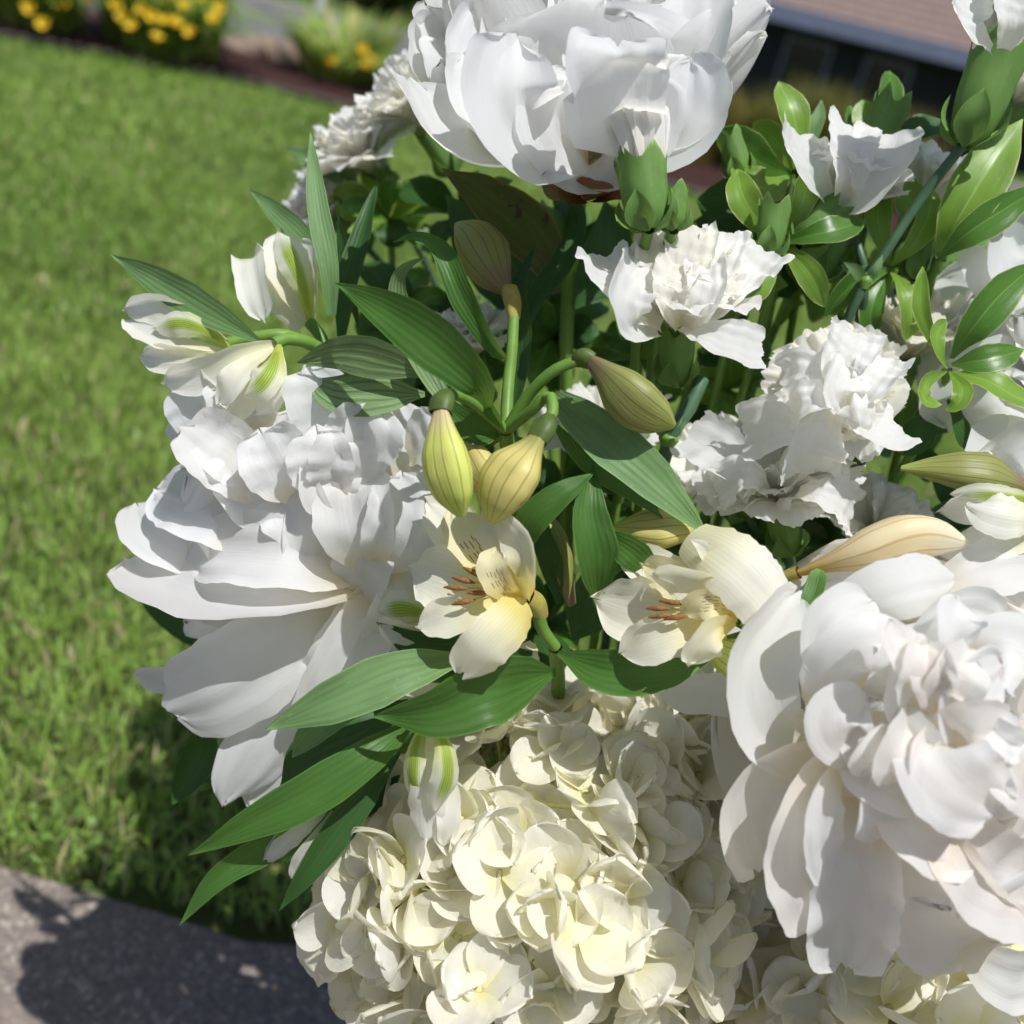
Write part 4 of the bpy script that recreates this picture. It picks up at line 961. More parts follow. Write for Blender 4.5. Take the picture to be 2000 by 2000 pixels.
carnation(1770, 690, .49, (.12, .82, .45), .034, 'cream carnation in the shade of the variegated sprig', 114, .7, .6, mats=('carn_cream',))
carnation(1985, 200, .58, (.3, .8, .3), .034, 'white carnation low behind the stout calyx', 115, .7)
# closed bud in front of the top peony
def carnation_bud(u0, v0, u1, v1, z, rpx, label, seed, white=True, stem=True):
    bw = P(u1, v1, z); ax = (P(u1, v1, z)-P(u0, v0, z)); ln = ax.length; ax = ax.normalized(); rd = rpx*z/FPX
    t = thing('carnation_bud', bw, label, 'carnation bud', 'carnation buds')
    rnd = np.random.RandomState(seed)
    calyx(t, bw, ax, ln, rd, bract=True)
    if white:
        flower_rings(t, bw-ax*.012, ax, rd*4.3, [dict(n=5, L=1.0, W=.36, a0=8, a1=-6, cup=.9, ruf=.05, teeth=.08, nu=20, nv=8, base=.5, wide=.5, round_=.3, off=.12),
            dict(n=5, L=1.05, W=.30, a0=4, a1=-2, cup=.8, ruf=.07, teeth=.08, nu=20, nv=8, base=.5, wide=.5, round_=.3, off=.05)], ['carn'], rnd)
    if stem: stem_to_vase(t, bw-ax*ln*.98, ax, M['stem'], .0022, .0026, seed, step=.010, back=.045)
    return t
carnation_bud(1268, 450, 1250, 305, .385, 48, 'half open white bud standing in front of the top peony', 120)
carnation_bud(1316, 450, 1312, 365, .39, 30, 'small closed green bud beside the half open white bud', 121, False)
carnation_bud(1690, 335, 1745, 195, .47, 34, 'closed green bud rising behind the carnation with smooth petals', 122, False)
carnation_bud(1450, 350, 1425, 262, .475, 26, 'slim green bud at the right foot of the top peony', 124, False)
carnation_bud(1785, 545, 1800, 430, .475, 28, 'bright green bud under the half hidden carnation', 125, False)
carnation_bud(1560, 480, 1640, 405, .45, 34, 'stout green bud lying under the smooth-petalled carnation', 126, False)
carnation_bud(1500, 500, 1515, 395, .435, 30, 'pale green bud beside the stout calyx of smooth carnation', 123, False)
# ---- hydrangea heads
HR = np.random.RandomState(77)
SEP = [petal_mesh('sepal', .0188, .0116, 58+13*HR.randn(), 55+26*HR.randn(), cup=.45+.35*HR.rand(), ruf=.075, rn=2.0, rnd=HR, nu=8, nv=10, base=.2, oval=.52) for _ in range(18)]
for k_, m_ in enumerate(SEP): m_.materials.append(M['sepal'] if k_ % 3 else M['sepal_w'])
import bmesh
def bead(name, r_, mat, n=8, flat=.8):
    bm = bmesh.new(); bmesh.ops.create_icosphere(bm, subdivisions=1, radius=r_)
    for v in bm.verts: v.co.z *= flat
    bmesh.ops.create_cone(bm, segments=6, radius1=.0007, radius2=.0009, depth=.020, matrix=Matrix.Translation((0, 0, -.0103)))
    me = bpy.data.meshes.new(name); bm.to_mesh(me); bm.free()
    for p in me.polygons: p.use_smooth = True
    me.materials.append(mat); return me
EYE = bead('floret', .0020, M['eye'])
m_core = plain('hydrangea_core', (.40, .42, .20), .8, 0, .5, 60)
def hydrangea(u, v, z, R, n, label, seed, size=1.0, up=(0, .5, .6), cut=-.35, squash=1.0, stem=True):
    rnd = np.random.RandomState(seed); c = P(u, v, z)
    t = thing('hydrangea', c, label, 'hydrangea', 'hydrangea heads')
    upw = D(*up); k = 0; ga = math.pi*(3-math.sqrt(5))
    F0 = frame(upw)
    for i in range(n):
        h = 1-(1-cut)*(i+.5)/n; rr = math.sqrt(max(0, 1-h*h)); a = ga*i+rnd.randn()*.12
        d = Vector((rr*math.cos(a), rr*math.sin(a), h)); d = (F0.to_3x3() @ d)
        d = (d+Vector(rnd.randn(3))*.07).normalized()
        rad_ = R*(.88+.15*rnd.rand()+.05*math.sin(5*a+3*h))*(1.0 if i % 4 else .80)
        axis = (d+Vector(rnd.randn(3))*.30).normalized()
        loc = d*rad_
        fb = Matrix.Translation(loc) @ frame(axis, rnd.rand()*6.28) @ Matrix.Scale(size*(.85+.32*rnd.rand()), 4)
        f = link('floret', EYE, None, t, fb)
        tilt = rnd.rand()
        for q in range(4):
            me = SEP[rnd.randint(len(SEP))]
            B = Matrix.Rotation(q*math.pi/2+rnd.randn()*.12, 4, 'Z') @ Matrix.Translation((0, .0012, .0008*(q % 2))) @ Matrix.Rotation(rad(-rnd.randn()*15+16*tilt), 4, 'X') \
                @ Matrix.Rotation(rad(rnd.randn()*10), 4, 'Y') @ Matrix.Scale(.9+.25*rnd.rand(), 4)
            link('sepal', me, None, f, B)
    # branching inside the head
    for q in range(6):
        d = F0.to_3x3() @ Vector((math.cos(q*2.4)*(.25+.08*q), math.sin(q*2.4)*(.25+.08*q), 1)).normalized()
        tube(t, 'branch', [tuple(c-upw*R*.75), tuple(c-upw*R*.1+d*R*.2), tuple(c+d*R*.70)], [.0025, .0012], M['stem'], 6, 8, True)
    bm = bmesh.new(); bmesh.ops.create_icosphere(bm, subdivisions=3, radius=R*.52)
    k = rnd.randn(6, 3)*40/R*.08; ph = rnd.rand(6)*6.28
    for vv in bm.verts: q_ = np.array(vv.co); vv.co *= 1+.05*sum(math.sin(k[j].dot(q_)*10+ph[j]) for j in range(6))
    me = bpy.data.meshes.new('inner_cluster'); bm.to_mesh(me); bm.free()
    for p in me.polygons: p.use_smooth = True
    link('inner_cluster', me, m_core, t)
    stem_to_vase(t, c-upw*R*.75, upw, M['stem'], .004, .004, seed)
    return t
hydrangea(1040, 1715, .475, .085, 220, 'large sunlit creamy hydrangea head below the alstroemeria', 201, 1.12, (-.1, .35, .8))
hydrangea(1740, 2040, .485, .085, 170, 'creamy hydrangea head shaded by the biggest peony', 202, 1.12, (-.1, .6, .7))
hydrangea(1335, 1560, .50, .055, 90, 'small shaded hydrangea cluster beside the big peony', 203, 1.15, (.2, .4, .8))

# ---- alstroemeria
def ped(t, pts, r0=9, r1=11, mat='stem', name='pedicel'): return tube(t, name, pts, [r0, r1], M[mat], 8, 12)
def bud(t, pts, radii, mat, name='bud'): return tube(t, name, pts, [q*k for q, k in zip(radii, [.62, .74]+[.87]*9)], M[mat], 30, 26, lobes=3, lobe_amp=.11)
def stamens(t, base, ends, z0, z1, rp=3.2):
    for k, (u, v) in enumerate(ends):
        b0 = base; mid = ((b0[0]+u)/2, (b0[1]+v)/2-8, (z0+z1)/2-.004)
        f = tube(t, 'filament', [(b0[0], b0[1], z0), mid, (u, v, z1)], [rp*.5, rp*.42], M['filament'], 6, 8)
        du, dv = (u-b0[0]), (v-b0[1]); q = 34/max(1, math.hypot(du, dv))
        tube(f if False else t, 'anther', [(u-du*q*.7, v-dv*q*.7-3, z1-.001), (u, v-2, z1-.002), (u+du*q*.7, v+dv*q*.7, z1-.001)], [1.5, rp*1.5, rp*1.8, rp*1.4, 1.5], M['anther'], 8, 10)

def alstro_center():
    t = thing('alstroemeria', P(990, 845, .40), 'alstroemeria stem with striped yellow-green buds in the middle', 'alstroemeria')
    hub = (988, 842, .402)
    ped(t, [hub, (992, 760, .408), (1000, 680, .418), (1003, 620, .425)], 12, 11)
    tube(t, 'ovary', [(1003, 625, .425), (1000, 595, .426), (992, 562, .428)], [11, 16, 18, 16], M['ovary_y'], 10, 8, lobes=3, lobe_amp=.12)
    bud(t, [(990, 570, .428), (960, 530, .43), (925, 470, .435), (895, 440, .44)], [18, 52, 60, 48, 12], 'bud_brown')
    ped(t, [hub, (1030, 775, .395), (1080, 725, .388), (1140, 700, .385)], 12, 11)
    tube(t, 'ovary', [(1120, 706, .386), (1140, 698, .385), (1160, 705, .384)], [11, 19, 20, 16], M['ovary'], 10, 8, lobes=3, lobe_amp=.12)
    bud(t, [(1152, 702, .384), (1190, 735, .381), (1250, 790, .380), (1315, 832, .384)], [18, 34, 52, 58, 44, 10], 'bud_brown')
    ped(t, [hub, (1040, 800, .39), (1070, 770, .385), (1080, 800, .38), (1066, 835, .376)], 11, 12)
    tube(t, 'ovary', [(1074, 815, .378), (1064, 838, .375), (1050, 862, .373)], [14, 24, 25, 21], M['ovary'], 10, 8, lobes=3, lobe_amp=.12)
    bud(t, [(1055, 852, .373), (1020, 905, .37), (985, 960, .37), (958, 1020, .373)], [22, 40, 62, 64, 46, 12], 'bud_orange')
    ped(t, [hub, (930, 790, .388), (890, 770, .38), (868, 775, .374)], 11, 12)
    tube(t, 'ovary', [(872, 770, .374), (866, 788, .371), (862, 808, .369)], [16, 24, 25, 22], M['ovary'], 10, 8, lobes=3, lobe_amp=.12)
    bud(t, [(862, 800, .369), (868, 860, .366), (882, 930, .366), (902, 1008, .369)], [22, 38, 52, 56, 44, 10], 'bud')
    ped(t, [hub, (960, 860, .41), (930, 880, .415)], 10, 11)
    bud(t, [(905, 862, .41), (930, 900, .405), (955, 950, .405), (970, 985, .408)], [20, 40, 48, 30, 10], 'bud_orange')
    hero(t, [
        ([(955, 800, .388), (930, 745, .372), (850, 670, .37), (755, 605, .378), (655, 553, .388)], 118, dict(roll=[30, 18, 8], cup=.25)),
        ([(880, 800, .40), (830, 715, .402), (782, 610, .404), (775, 548, .400), (800, 515, .395), (834, 503, .392)], 62, dict(roll=[-10, -15, -40], cup=.25, mat='leaf_rib', kind='blade')),
        ([(985, 700, .408), (955, 665, .402), (905, 580, .402), (865, 495, .404), (815, 462, .402), (768, 474, .405)], 62, dict(roll=[50, 20, -40], cup=.3, kind='blade')),
        ([(840, 735, .404), (760, 705, .402), (670, 690, .404), (580, 708, .41)], 96, dict(roll=28, cup=.18, mat='leaf_rib', kind='leaf')),
        ([(830, 770, .415), (740, 770, .410), (660, 770, .41), (596, 738, .418)], 104, dict(roll=-8, cup=.22, mat='leaf_rib')),
        ([(1085, 775, .405), (1170, 845, .392), (1275, 935, .388), (1385, 1050, .392)], 112, dict(roll=[-10, 5, 10], cup=.15, mat='leaf_pale', kind='blade')),
        ([(1090, 830, .41), (1150, 895, .402), (1250, 965, .398), (1345, 1045, .40)], 96, dict(roll=[30, 30, 55], cup=.3, mat='leaf', kind='blade')),
        ([(985, 845, .405), (940, 840, .398), (895, 815, .396), (868, 775, .40)], 72, dict(roll=15, cup=.25)),
        ([(985, 840, .395), (960, 800, .388), (945, 770, .388), (930, 730, .39)], 40, dict(roll=45, cup=.4)),
        ([(1000, 850, .42), (1040, 900, .43), (1060, 960, .43)], 60, dict(roll=0, mat='leaf_dark')),
        ([(1005, 800, .425), (1020, 680, .43), (1015, 560, .44), (1050, 470, .445)], 60, dict(roll=35, mat='leaf_dark', kind='blade')),
    ], mat='leaf', name='leaf', kind='leaf', nu=10, nv=28)
    stem_to_vase(t, P(*hub), D(-.1, .9, .5), M['stem'], .003, .0032, 31)
alstro_center()

def alstro_left():
    t = thing('alstroemeria', P(600, 690, .44), 'alstroemeria stem reaching over the lawn with green-striped white blooms', 'alstroemeria')
    hub = (640, 690, .45)
    ped(t, [hub, (600, 668, .438), (560, 662, .432), (535, 672, .428)], 12, 13)
    ped(t, [hub, (560, 655, .442), (490, 660, .44), (440, 672, .438)], 11, 12)
    ped(t, [hub, (625, 655, .452), (605, 630, .454)], 11, 12)
    hero(t, [   # left flower
        ([(450, 672, .437), (380, 620, .432), (310, 600, .432), (240, 605, .438)], 74, dict(mat='tepal_white', roll=30, cup=.4)),
        ([(450, 680, .435), (400, 645, .425), (350, 632, .424), (300, 640, .43)], 62, dict(mat='tepal_green', roll=0, cup=-.3)),
        ([(450, 690, .437), (380, 680, .428), (310, 665, .43), (242, 625, .44)], 66, dict(mat='tepal_white', roll=-30, cup=.5)),
        ([(450, 695, .437), (390, 700, .428), (330, 700, .428), (275, 695, .434)], 70, dict(mat='tepal_white', roll=20, cup=.4, wave=.05)),
        ([(450, 700, .44), (400, 715, .434), (360, 712, .434), (320, 700, .438)], 56, dict(mat='tepal_green', roll=-20, cup=.3)),
        # nodding flower
        ([(545, 668, .430), (470, 690, .42), (400, 730, .422), (318, 746, .43)], 84, dict(mat='tepal_white', roll=25, cup=.35, wave=.05)),
        ([(545, 672, .425), (530, 720, .412), (505, 755, .41), (478, 772, .414)], 76, dict(mat='tepal_green', roll=5, cup=-.4)),
        ([(548, 676, .425), (545, 730, .415), (530, 780, .415), (500, 808, .42)], 70, dict(mat='tepal_white', roll=35, cup=-.4)),
        ([(535, 680, .425), (480, 720, .415), (450, 760, .414), (428, 790, .42)], 80, dict(mat='tepal_white', roll=-20, cup=.3, wave=.06)),
        ([(540, 690, .43), (500, 750, .425), (470, 790, .424), (445, 822, .428)], 66, dict(mat='tepal', roll=10, cup=.5, wave=.06)),
        # upright flower behind
        ([(605, 632, .454), (595, 570, .444), (572, 510, .444), (545, 455, .452)], 76, dict(mat='tepal_green', roll=0, cup=-.35)),
        ([(600, 632, .456), (560, 570, .45), (540, 510, .45), (540, 460, .456)], 70, dict(mat='tepal_white', roll=-25, cup=.3)),
        ([(608, 632, .456), (610, 570, .452), (600, 510, .452), (592, 470, .458)], 66, dict(mat='tepal_white', roll=25, cup=.3)),
        ([(590, 640, .456), (530, 560, .45), (490, 500, .446), (500, 570, .437), (515, 625, .438)], 78, dict(mat='tepal_white', roll=-10, cup=-.4, wave=.06, kind='lobe')),
    ], name='tepal', kind='tepal', nu=10, nv=24)
    hero(t, [
        ([(515, 672, .432), (430, 620, .424), (320, 555, .43), (217, 497, .44)], 78, dict(roll=18, cup=.2, kind='leaf')),
        ([(648, 615, .436), (642, 520, .430), (620, 400, .432), (606, 256, .44)], 52, dict(roll=-12, cup=.2, kind='blade')),
        ([(668, 660, .452), (680, 560, .450), (710, 450, .455), (738, 350, .462)], 58, dict(mat='leaf_dark', roll=20, cup=.3, kind='blade')),
        ([(640, 520, .47), (590, 460, .47), (535, 410, .475), (488, 370, .48)], 52, dict(roll=10, cup=.2)),
        ([(705, 380, .60), (660, 330, .59), (610, 310, .59), (560, 290, .595)], 66, dict(roll=10, cup=.2)),
        ([(700, 640, .46), (690, 580, .46), (670, 480, .465), (660, 420, .47)], 50, dict(mat='leaf_dark', roll=40, cup=.2)),
        ([(560, 770, .44), (480, 800, .435), (420, 835, .435), (362, 862, .44)], 50, dict(mat='leaf', roll=10, cup=.3)),
    ], mat='leaf_pale', name='leaf', kind='leaf', nu=8, nv=24)
    stem_to_vase(t, P(*hub), D(-.6, .7, .2), M['stem'], .003, .0032, 32)
alstro_left()

def alstro_front():
    t = thing('alstroemeria', P(1060, 1200, .41), 'open cream alstroemeria with speckled throat in front of the left peony', 'alstroemeria')
    hub = (1085, 1265, .415)
    ped(t, [hub, (1060, 1230, .41), (1050, 1195, .406), (1042, 1172, .404)], 12, 14)
    tube(t, 'ovary', [(1058, 1205, .408), (1046, 1180, .404), (1030, 1165, .40)], [13, 18, 20, 17], M['ovary_y'], 10, 8, lobes=3, lobe_amp=.12)
    hero(t, [
        ([(1025, 1165, .402), (955, 1100, .398), (890, 1040, .396), (832, 978, .402)], 118, dict(mat='tepal', roll=-20, cup=.25)),
        ([(1020, 1165, .395), (960, 1110, .386), (915, 1050, .385), (880, 1000, .392)], 104, dict(mat='tepal_in', roll=-8, cup=.35)),
        ([(1022, 1160, .392), (990, 1090, .380), (965, 1030, .380), (945, 985, .388)], 96, dict(mat='tepal', roll=25, cup=.2)),
        ([(1015, 1170, .398), (940, 1150, .392), (870, 1130, .39), (800, 1108, .396)], 150, dict(mat='tepal', roll=5, cup=.3, wave=.03)),
        ([(1015, 1175, .395), (950, 1185, .384), (880, 1205, .383), (815, 1222, .388)], 96, dict(mat='tepal', roll=-20, cup=.3, wave=.04)),
        ([(1030, 1170, .385), (1030, 1120, .372), (1015, 1060, .371), (975, 1005, .378)], 96, dict(mat='tepal', roll=40, cup=.35)),
        ([(1025, 1175, .385), (985, 1150, .374), (965, 1110, .373), (970, 1070, .378)], 80, dict(mat='tepal_in', roll=20, cup=.35)),
        ([(1028, 1175, .382), (1000, 1215, .366), (950, 1265, .362), (902, 1318, .37)], 118, dict(mat='tepal', roll=12, cup=-.25, wave=.03, kind='lobe')),
        ([(860, 1200, .425), (830, 1200, .42), (790, 1190, .42), (740, 1195, .425)], 90, dict(mat='tepal_green', roll=10, cup=-.3)),
        ([(870, 1215, .42), (820, 1235, .415), (770, 1230, .417), (740, 1210, .42)], 60, dict(mat='tepal', roll=20, cup=.3)),
        ([(1040, 1255, .425), (1025, 1280, .42), (990, 1290, .42)], 90, dict(mat='tepal_white', roll=0, cup=.3)),
    ], name='tepal', kind='tepal', nu=10, nv=24)
    stamens(t, (1000, 1165), [(905, 1135), (925, 1120), (890, 1150), (905, 1178), (935, 1160)], .395, .380)
    hero(t, [
        ([(1010, 1095, .40), (1040, 1020, .388), (1100, 965, .386), (1162, 922, .392)], 78, dict(roll=25, cup=.3)),
        ([(1165, 1180, .405), (1165, 1090, .392), (1150, 1000, .39), (1158, 900, .397)], 96, dict(roll=-12, cup=.35)),
        ([(1275, 1120, .398), (1240, 1085, .39), (1205, 1060, .392), (1172, 1040, .398)], 74, dict(mat='leaf', roll=15, cup=.15)),
        ([(880, 1290, .398), (780, 1315, .386), (650, 1370, .383), (518, 1425, .39)], 112, dict(mat='leaf_pale', roll=-8, cup=.12, kind='blade')),
        ([(1085, 1312, .41), (960, 1345, .382), (850, 1390, .378), (730, 1398, .385)], 150, dict(roll=12, cup=.3)),
        ([(1090, 1275, .405), (1180, 1310, .392), (1290, 1315, .388), (1385, 1290, .392)], 100, dict(roll=8, cup=.25)),
        ([(1040, 1275, .42), (930, 1275, .415), (820, 1260, .415), (735, 1215, .42)], 100, dict(mat='leaf_dark', roll=20, cup=.3)),
        ([(1010, 1320, .425), (920, 1300, .42), (850, 1310, .42), (800, 1340, .42)], 90, dict(mat='leaf', roll=-20, cup=.3)),
        ([(1090, 1180, .42), (1080, 1100, .41), (1060, 1040, .41), (1060, 960, .415)], 60, dict(mat='leaf_dark', roll=30, cup=.3)),
        ([(1120, 1250, .44), (1150, 1180, .44), (1150, 1100, .44)], 110, dict(mat='leaf_dark', roll=-10, cup=.3)),
    ], mat='leaf', name='leaf', kind='leaf', nu=10, nv=28)
    bud(t, [(1115, 1180, .42), (1100, 1120, .415), (1085, 1050, .415), (1060, 1000, .418)], [16, 22, 26, 22, 10], 'bud_brown')
    stem_to_vase(t, P(*hub), D(-.1, .9, .5), M['stem'], .003, .0032, 33)
alstro_front()

def alstro_right():
    t = thing('alstroemeria', P(1450, 1230, .405), 'open cream alstroemeria beside the biggest peony', 'alstroemeria')
    hub = (1500, 1240, .415)
    ped(t, [hub, (1470, 1228, .408), (1440, 1210, .402)], 11, 13)
    hero(t, [
        ([(1435, 1205, .400), (1340, 1150, .396), (1270, 1110, .394), (1212, 1080, .40)], 110, dict(mat='tepal', roll=-20, cup=.3)),
        ([(1430, 1205, .392), (1350, 1150, .384), (1295, 1120, .384), (1255, 1100, .39)], 90, dict(mat='tepal_in', roll=15, cup=.35)),
        ([(1430, 1215, .398), (1330, 1200, .392), (1240, 1190, .391), (1165, 1170, .396)], 160, dict(mat='tepal', roll=8, cup=.3, wave=.03)),
        ([(1430, 1220, .392), (1350, 1230, .380), (1280, 1250, .379), (1215, 1275, .386)], 110, dict(mat='tepal', roll=-12, cup=.3, wave=.04)),
        ([(1435, 1215, .386), (1390, 1150, .374), (1330, 1130, .374), (1275, 1120, .382)], 90, dict(mat='tepal', roll=35, cup=.35)),
        ([(1438, 1215, .384), (1400, 1230, .371), (1370, 1260, .370), (1345, 1300, .376)], 100, dict(mat='tepal', roll=25, cup=.3, wave=.04)),
        ([(1438, 1210, .384), (1410, 1180, .372), (1370, 1180, .371), (1330, 1195, .377)], 70, dict(mat='tepal_in', roll=0, cup=.35)),
        ([(1440, 1205, .386), (1380, 1080, .374), (1350, 1055, .372)], 40, dict(mat='tepal', roll=0, cup=.3)),
        ([(1345, 1045, .388), (1410, 1080, .370), (1470, 1130, .366), (1530, 1205, .374)], 160, dict(mat='tepal_white', roll=12, cup=-.3, wave=.02, kind='lobe')),
    ], name='tepal', kind='tepal', nu=10, nv=24)
    stamens(t, (1415, 1200), [(1285, 1190), (1310, 1178), (1290, 1205), (1320, 1208)], .392, .376)
    ped(t, [hub, (1550, 1300, .41), (1530, 1310, .408)], 10, 12)
    bud(t, [(1500, 1325, .404), (1450, 1300, .395), (1400, 1270, .392), (1370, 1255, .394)], [20, 42, 48, 40, 12], 'bud')
    bud(t, [(1375, 1040, .405), (1330, 1030, .402), (1270, 1035, .402), (1200, 1030, .406)], [16, 44, 50, 36, 8], 'bud_orange')
    ped(t, [hub, (1440, 1100, .412), (1380, 1042, .406)], 9, 11)
    hero(t, [([(1420, 1245, .39), (1510, 1225, .378), (1575, 1180, .374), (1602, 1112, .38)], 42, dict(roll=20, cup=.3)),
             ([(1440, 1240, .40), (1480, 1235, .395), (1530, 1222, .392), (1570, 1190, .392)], 30, dict(mat='leaf_dark', roll=-30))], mat='leaf', name='leaf')
    stem_to_vase(t, P(*hub), D(-.5, .5, .6), M['stem'], .003, .0032, 34)
alstro_right()

def alstro_edge():
    t = thing('alstroemeria', P(1990, 1000, .42), 'alstroemeria stem with long orange-streaked bud above the biggest peony', 'alstroemeria')
    bud(t, [(1560, 1118, .392), (1660, 1085, .385), (1780, 1045, .383), (1888, 1060, .388)], [12, 26, 48, 54, 42, 10], 'bud_long')
    ped(t, [(1560, 1118, .392), (1520, 1135, .398), (1500, 1180, .41), (1500, 1240, .42)], 13, 11, 'ovary_y')
    bud(t, [(2010, 955, .41), (1930, 930, .405), (1850, 920, .405), (1760, 915, .412)], [16, 30, 46, 42, 26, 6], 'bud_brown')
    hero(t, [
        ([(2050, 1000, .40), (1960, 985, .39), (1900, 990, .388), (1835, 1000, .395)], 90, dict(mat='tepal_white', roll=20, cup=.3)),
        ([(2050, 975, .395), (1980, 975, .383), (1920, 968, .382), (1860, 965, .388)], 60, dict(mat='tepal_green', roll=10, cup=-.3)),
        ([(2050, 1015, .392), (1990, 1010, .380), (1940, 1000, .379), (1885, 985, .385)], 110, dict(mat='tepal_white', roll=-10, cup=-.25)),
        ([(2050, 1050, .398), (1980, 1060, .392), (1920, 1055, .391), (1870, 1045, .396)], 80, dict(mat='tepal_white', roll=10, cup=.3)),
        ([(1960, 1085, .41), (1900, 1075, .40), (1850, 1085, .40), (1800, 1100, .402)], 80, dict(mat='tepal_white', roll=20, cup=.3)),
    ], name='tepal', kind='tepal', nu=10, nv=22)
    ped(t, [(2050, 1000, .40), (2090, 1060, .44), (2020, 1200, .48)], 12, 12)
    stem_to_vase(t, P(2020, 1200, .48), D(.3, .8, .3), M['stem'], .003, .0032, 35)
alstro_edge()

def alstro_low():
    t = thing('alstroemeria', P(800, 1400, .42), 'alstroemeria stem with long drooping leaves and opening green bud beside the hydrangea', 'alstroemeria')
    hub = (860, 1380, .425)
    hero(t, [
        ([(820, 1395, .42), (740, 1465, .402), (620, 1545, .396), (490, 1608, .398), (368, 1670, .405)], 100, dict(roll=[-25, -15, 20], cup=.28, kind='leaf')),
        ([(760, 1480, .425), (620, 1610, .415), (500, 1665, .412), (420, 1720, .412), (350, 1808, .418)], 78, dict(roll=[20, 20, 0], cup=.2, mat='leaf', kind='leaf')),
        ([(780, 1470, .42), (690, 1580, .412), (610, 1690, .408), (545, 1780, .412)], 74, dict(roll=15, cup=.3, mat='leaf_dark')),
        ([(800, 1370, .43), (700, 1420, .42), (600, 1470, .42), (545, 1540, .425)], 120, dict(roll=-30, cup=.2, mat='leaf_dark')),
        ([(720, 1380, .41), (650, 1400, .404), (600, 1440, .404), (570, 1480, .41)], 70, dict(roll=-15, cup=.2, mat='leaf_pale')),
        ([(790, 1440, .44), (700, 1560, .435), (660, 1640, .435)], 110, dict(roll=0, cup=.2, mat='leaf_dark')),
    ], mat='leaf', name='leaf', kind='leaf', nu=10, nv=28, crease=1.0, wave=.02)
    ped(t, [hub, (850, 1385, .41), (842, 1410, .402)], 11, 13)
    hero(t, [
        ([(842, 1400, .398), (812, 1450, .388), (805, 1520, .388), (815, 1580, .396)], 72, dict(mat='tepal_green', roll=-30, cup=-.45)),
        ([(845, 1400, .394), (870, 1460, .380), (875, 1520, .380), (850, 1585, .388)], 72, dict(mat='tepal_green', roll=30, cup=-.45)),
        ([(843, 1405, .398), (840, 1480, .387), (835, 1550, .388), (830, 1640, .396)], 90, dict(mat='tepal_white', roll=0, cup=-.35)),
        ([(850, 1420, .40), (870, 1520, .395), (875, 1600, .395), (865, 1650, .40)], 60, dict(mat='tepal_white', roll=20, cup=.3, wave=.05)),
    ], name='tepal', kind='tepal', nu=10, nv=22)
    ped(t, [hub, (740, 1510, .435), (650, 1560, .425)], 9, 10)
    hero(t, [
        ([(655, 1555, .42), (600, 1590, .410), (550, 1630, .408), (515, 1680, .412)], 46, dict(mat='tepal_green', roll=-20, cup=-.4)),
        ([(655, 1560, .418), (610, 1610, .408), (560, 1650, .408), (520, 1690, .414)], 50, dict(mat='tepal_white', roll=25, cup=-.35)),
        ([(660, 1570, .42), (630, 1620, .41), (595, 1670, .41), (570, 1715, .415)], 46, dict(mat='tepal_white', roll=10, cup=.4, wave=.06)),
        ([(665, 1575, .42), (645, 1630, .412), (610, 1670, .411), (590, 1700, .415)], 34, dict(mat='tepal_green', roll=10, cup=-.4)),
    ], name='tepal', kind='tepal', nu=8, nv=20)
    stem_to_vase(t, P(*hub), D(-.5, .4, .6), M['stem'], .003, .0032, 36)
alstro_low()

# ---- variegated sprigs
def sprig(label, hub, leaves, seed, stem=True):
    t = thing('variegated_sprig', P(*hub), label, 'foliage', 'variegated foliage sprigs')
    hero(t, leaves, mat='pitto', name='leaf', kind='obov', nu=8, nv=18, cup=.2)
    stem_to_vase(t, P(*hub), D(0, .9, .2), M['stem'], .0022, .003, seed)
    return t
Lt = dict(mat='pitto_light')
sprig('variegated sprig of bright leaves at the edge below the carnation with stout calyx', (1830, 505, .47), [
    ([(1830, 502, .462), (1870, 430, .45), (1930, 330, .448), (1998, 232, .455)], 120, dict(mat='pitto_light', roll=12, kind='leaf')),
    ([(1832, 505, .455), (1890, 455, .445), (1960, 410, .445), (2040, 360, .45)], 80, dict(roll=-15, kind='leaf')),
    ([(1830, 505, .46), (1850, 460, .462), (1880, 420, .462), (1905, 385, .465)], 44, dict(roll=30)),
    ([(1800, 520, .47), (1790, 440, .475), (1775, 380, .48), (1760, 330, .485)], 80, dict(mat='pitto_light', roll=0)),
    ([(1830, 510, .47), (1880, 500, .475), (1940, 490, .48), (2000, 500, .48)], 70, dict(roll=20))], 41)
sprig('variegated sprig with long dark leaves crossing the partly hidden peony', (1850, 720, .44), [
    ([(1858, 700, .436), (1900, 640, .424), (1955, 575, .422), (2030, 510, .43)], 92, dict(roll=-12, kind='leaf')),
    ([(1858, 712, .432), (1910, 705, .424), (1960, 695, .424), (2000, 682, .43)], 66, dict(roll=12, kind='leaf')),
    ([(1855, 730, .43), (1920, 740, .42), (1975, 770, .418), (2040, 800, .425)], 84, dict(mat='pitto_light', roll=35, kind='leaf')),
    ([(1850, 715, .44), (1820, 660, .436), (1800, 600, .438), (1802, 520, .445)], 40, dict(mat='pitto_light', roll=40)),
    ([(1850, 720, .43), (1835, 690, .425), (1830, 650, .425), (1850, 625, .43)], 44, dict(mat='pitto_light', roll=-20)),
    ([(1850, 725, .43), (1810, 745, .418), (1805, 780, .416), (1840, 790, .42)], 46, dict(mat='pitto_light', roll=30)),
    ([(1855, 725, .43), (1880, 760, .418), (1870, 790, .416), (1845, 800, .42)], 44, dict(mat='pitto_light', roll=-30)),
    ([(1850, 780, .44), (1880, 830, .445), (1900, 880, .45)], 70, dict(mat='leaf_dark', roll=10)),
    ([(1840, 790, .45), (1790, 850, .455), (1760, 890, .46)], 80, dict(mat='leaf_dark', roll=-10))], 42)
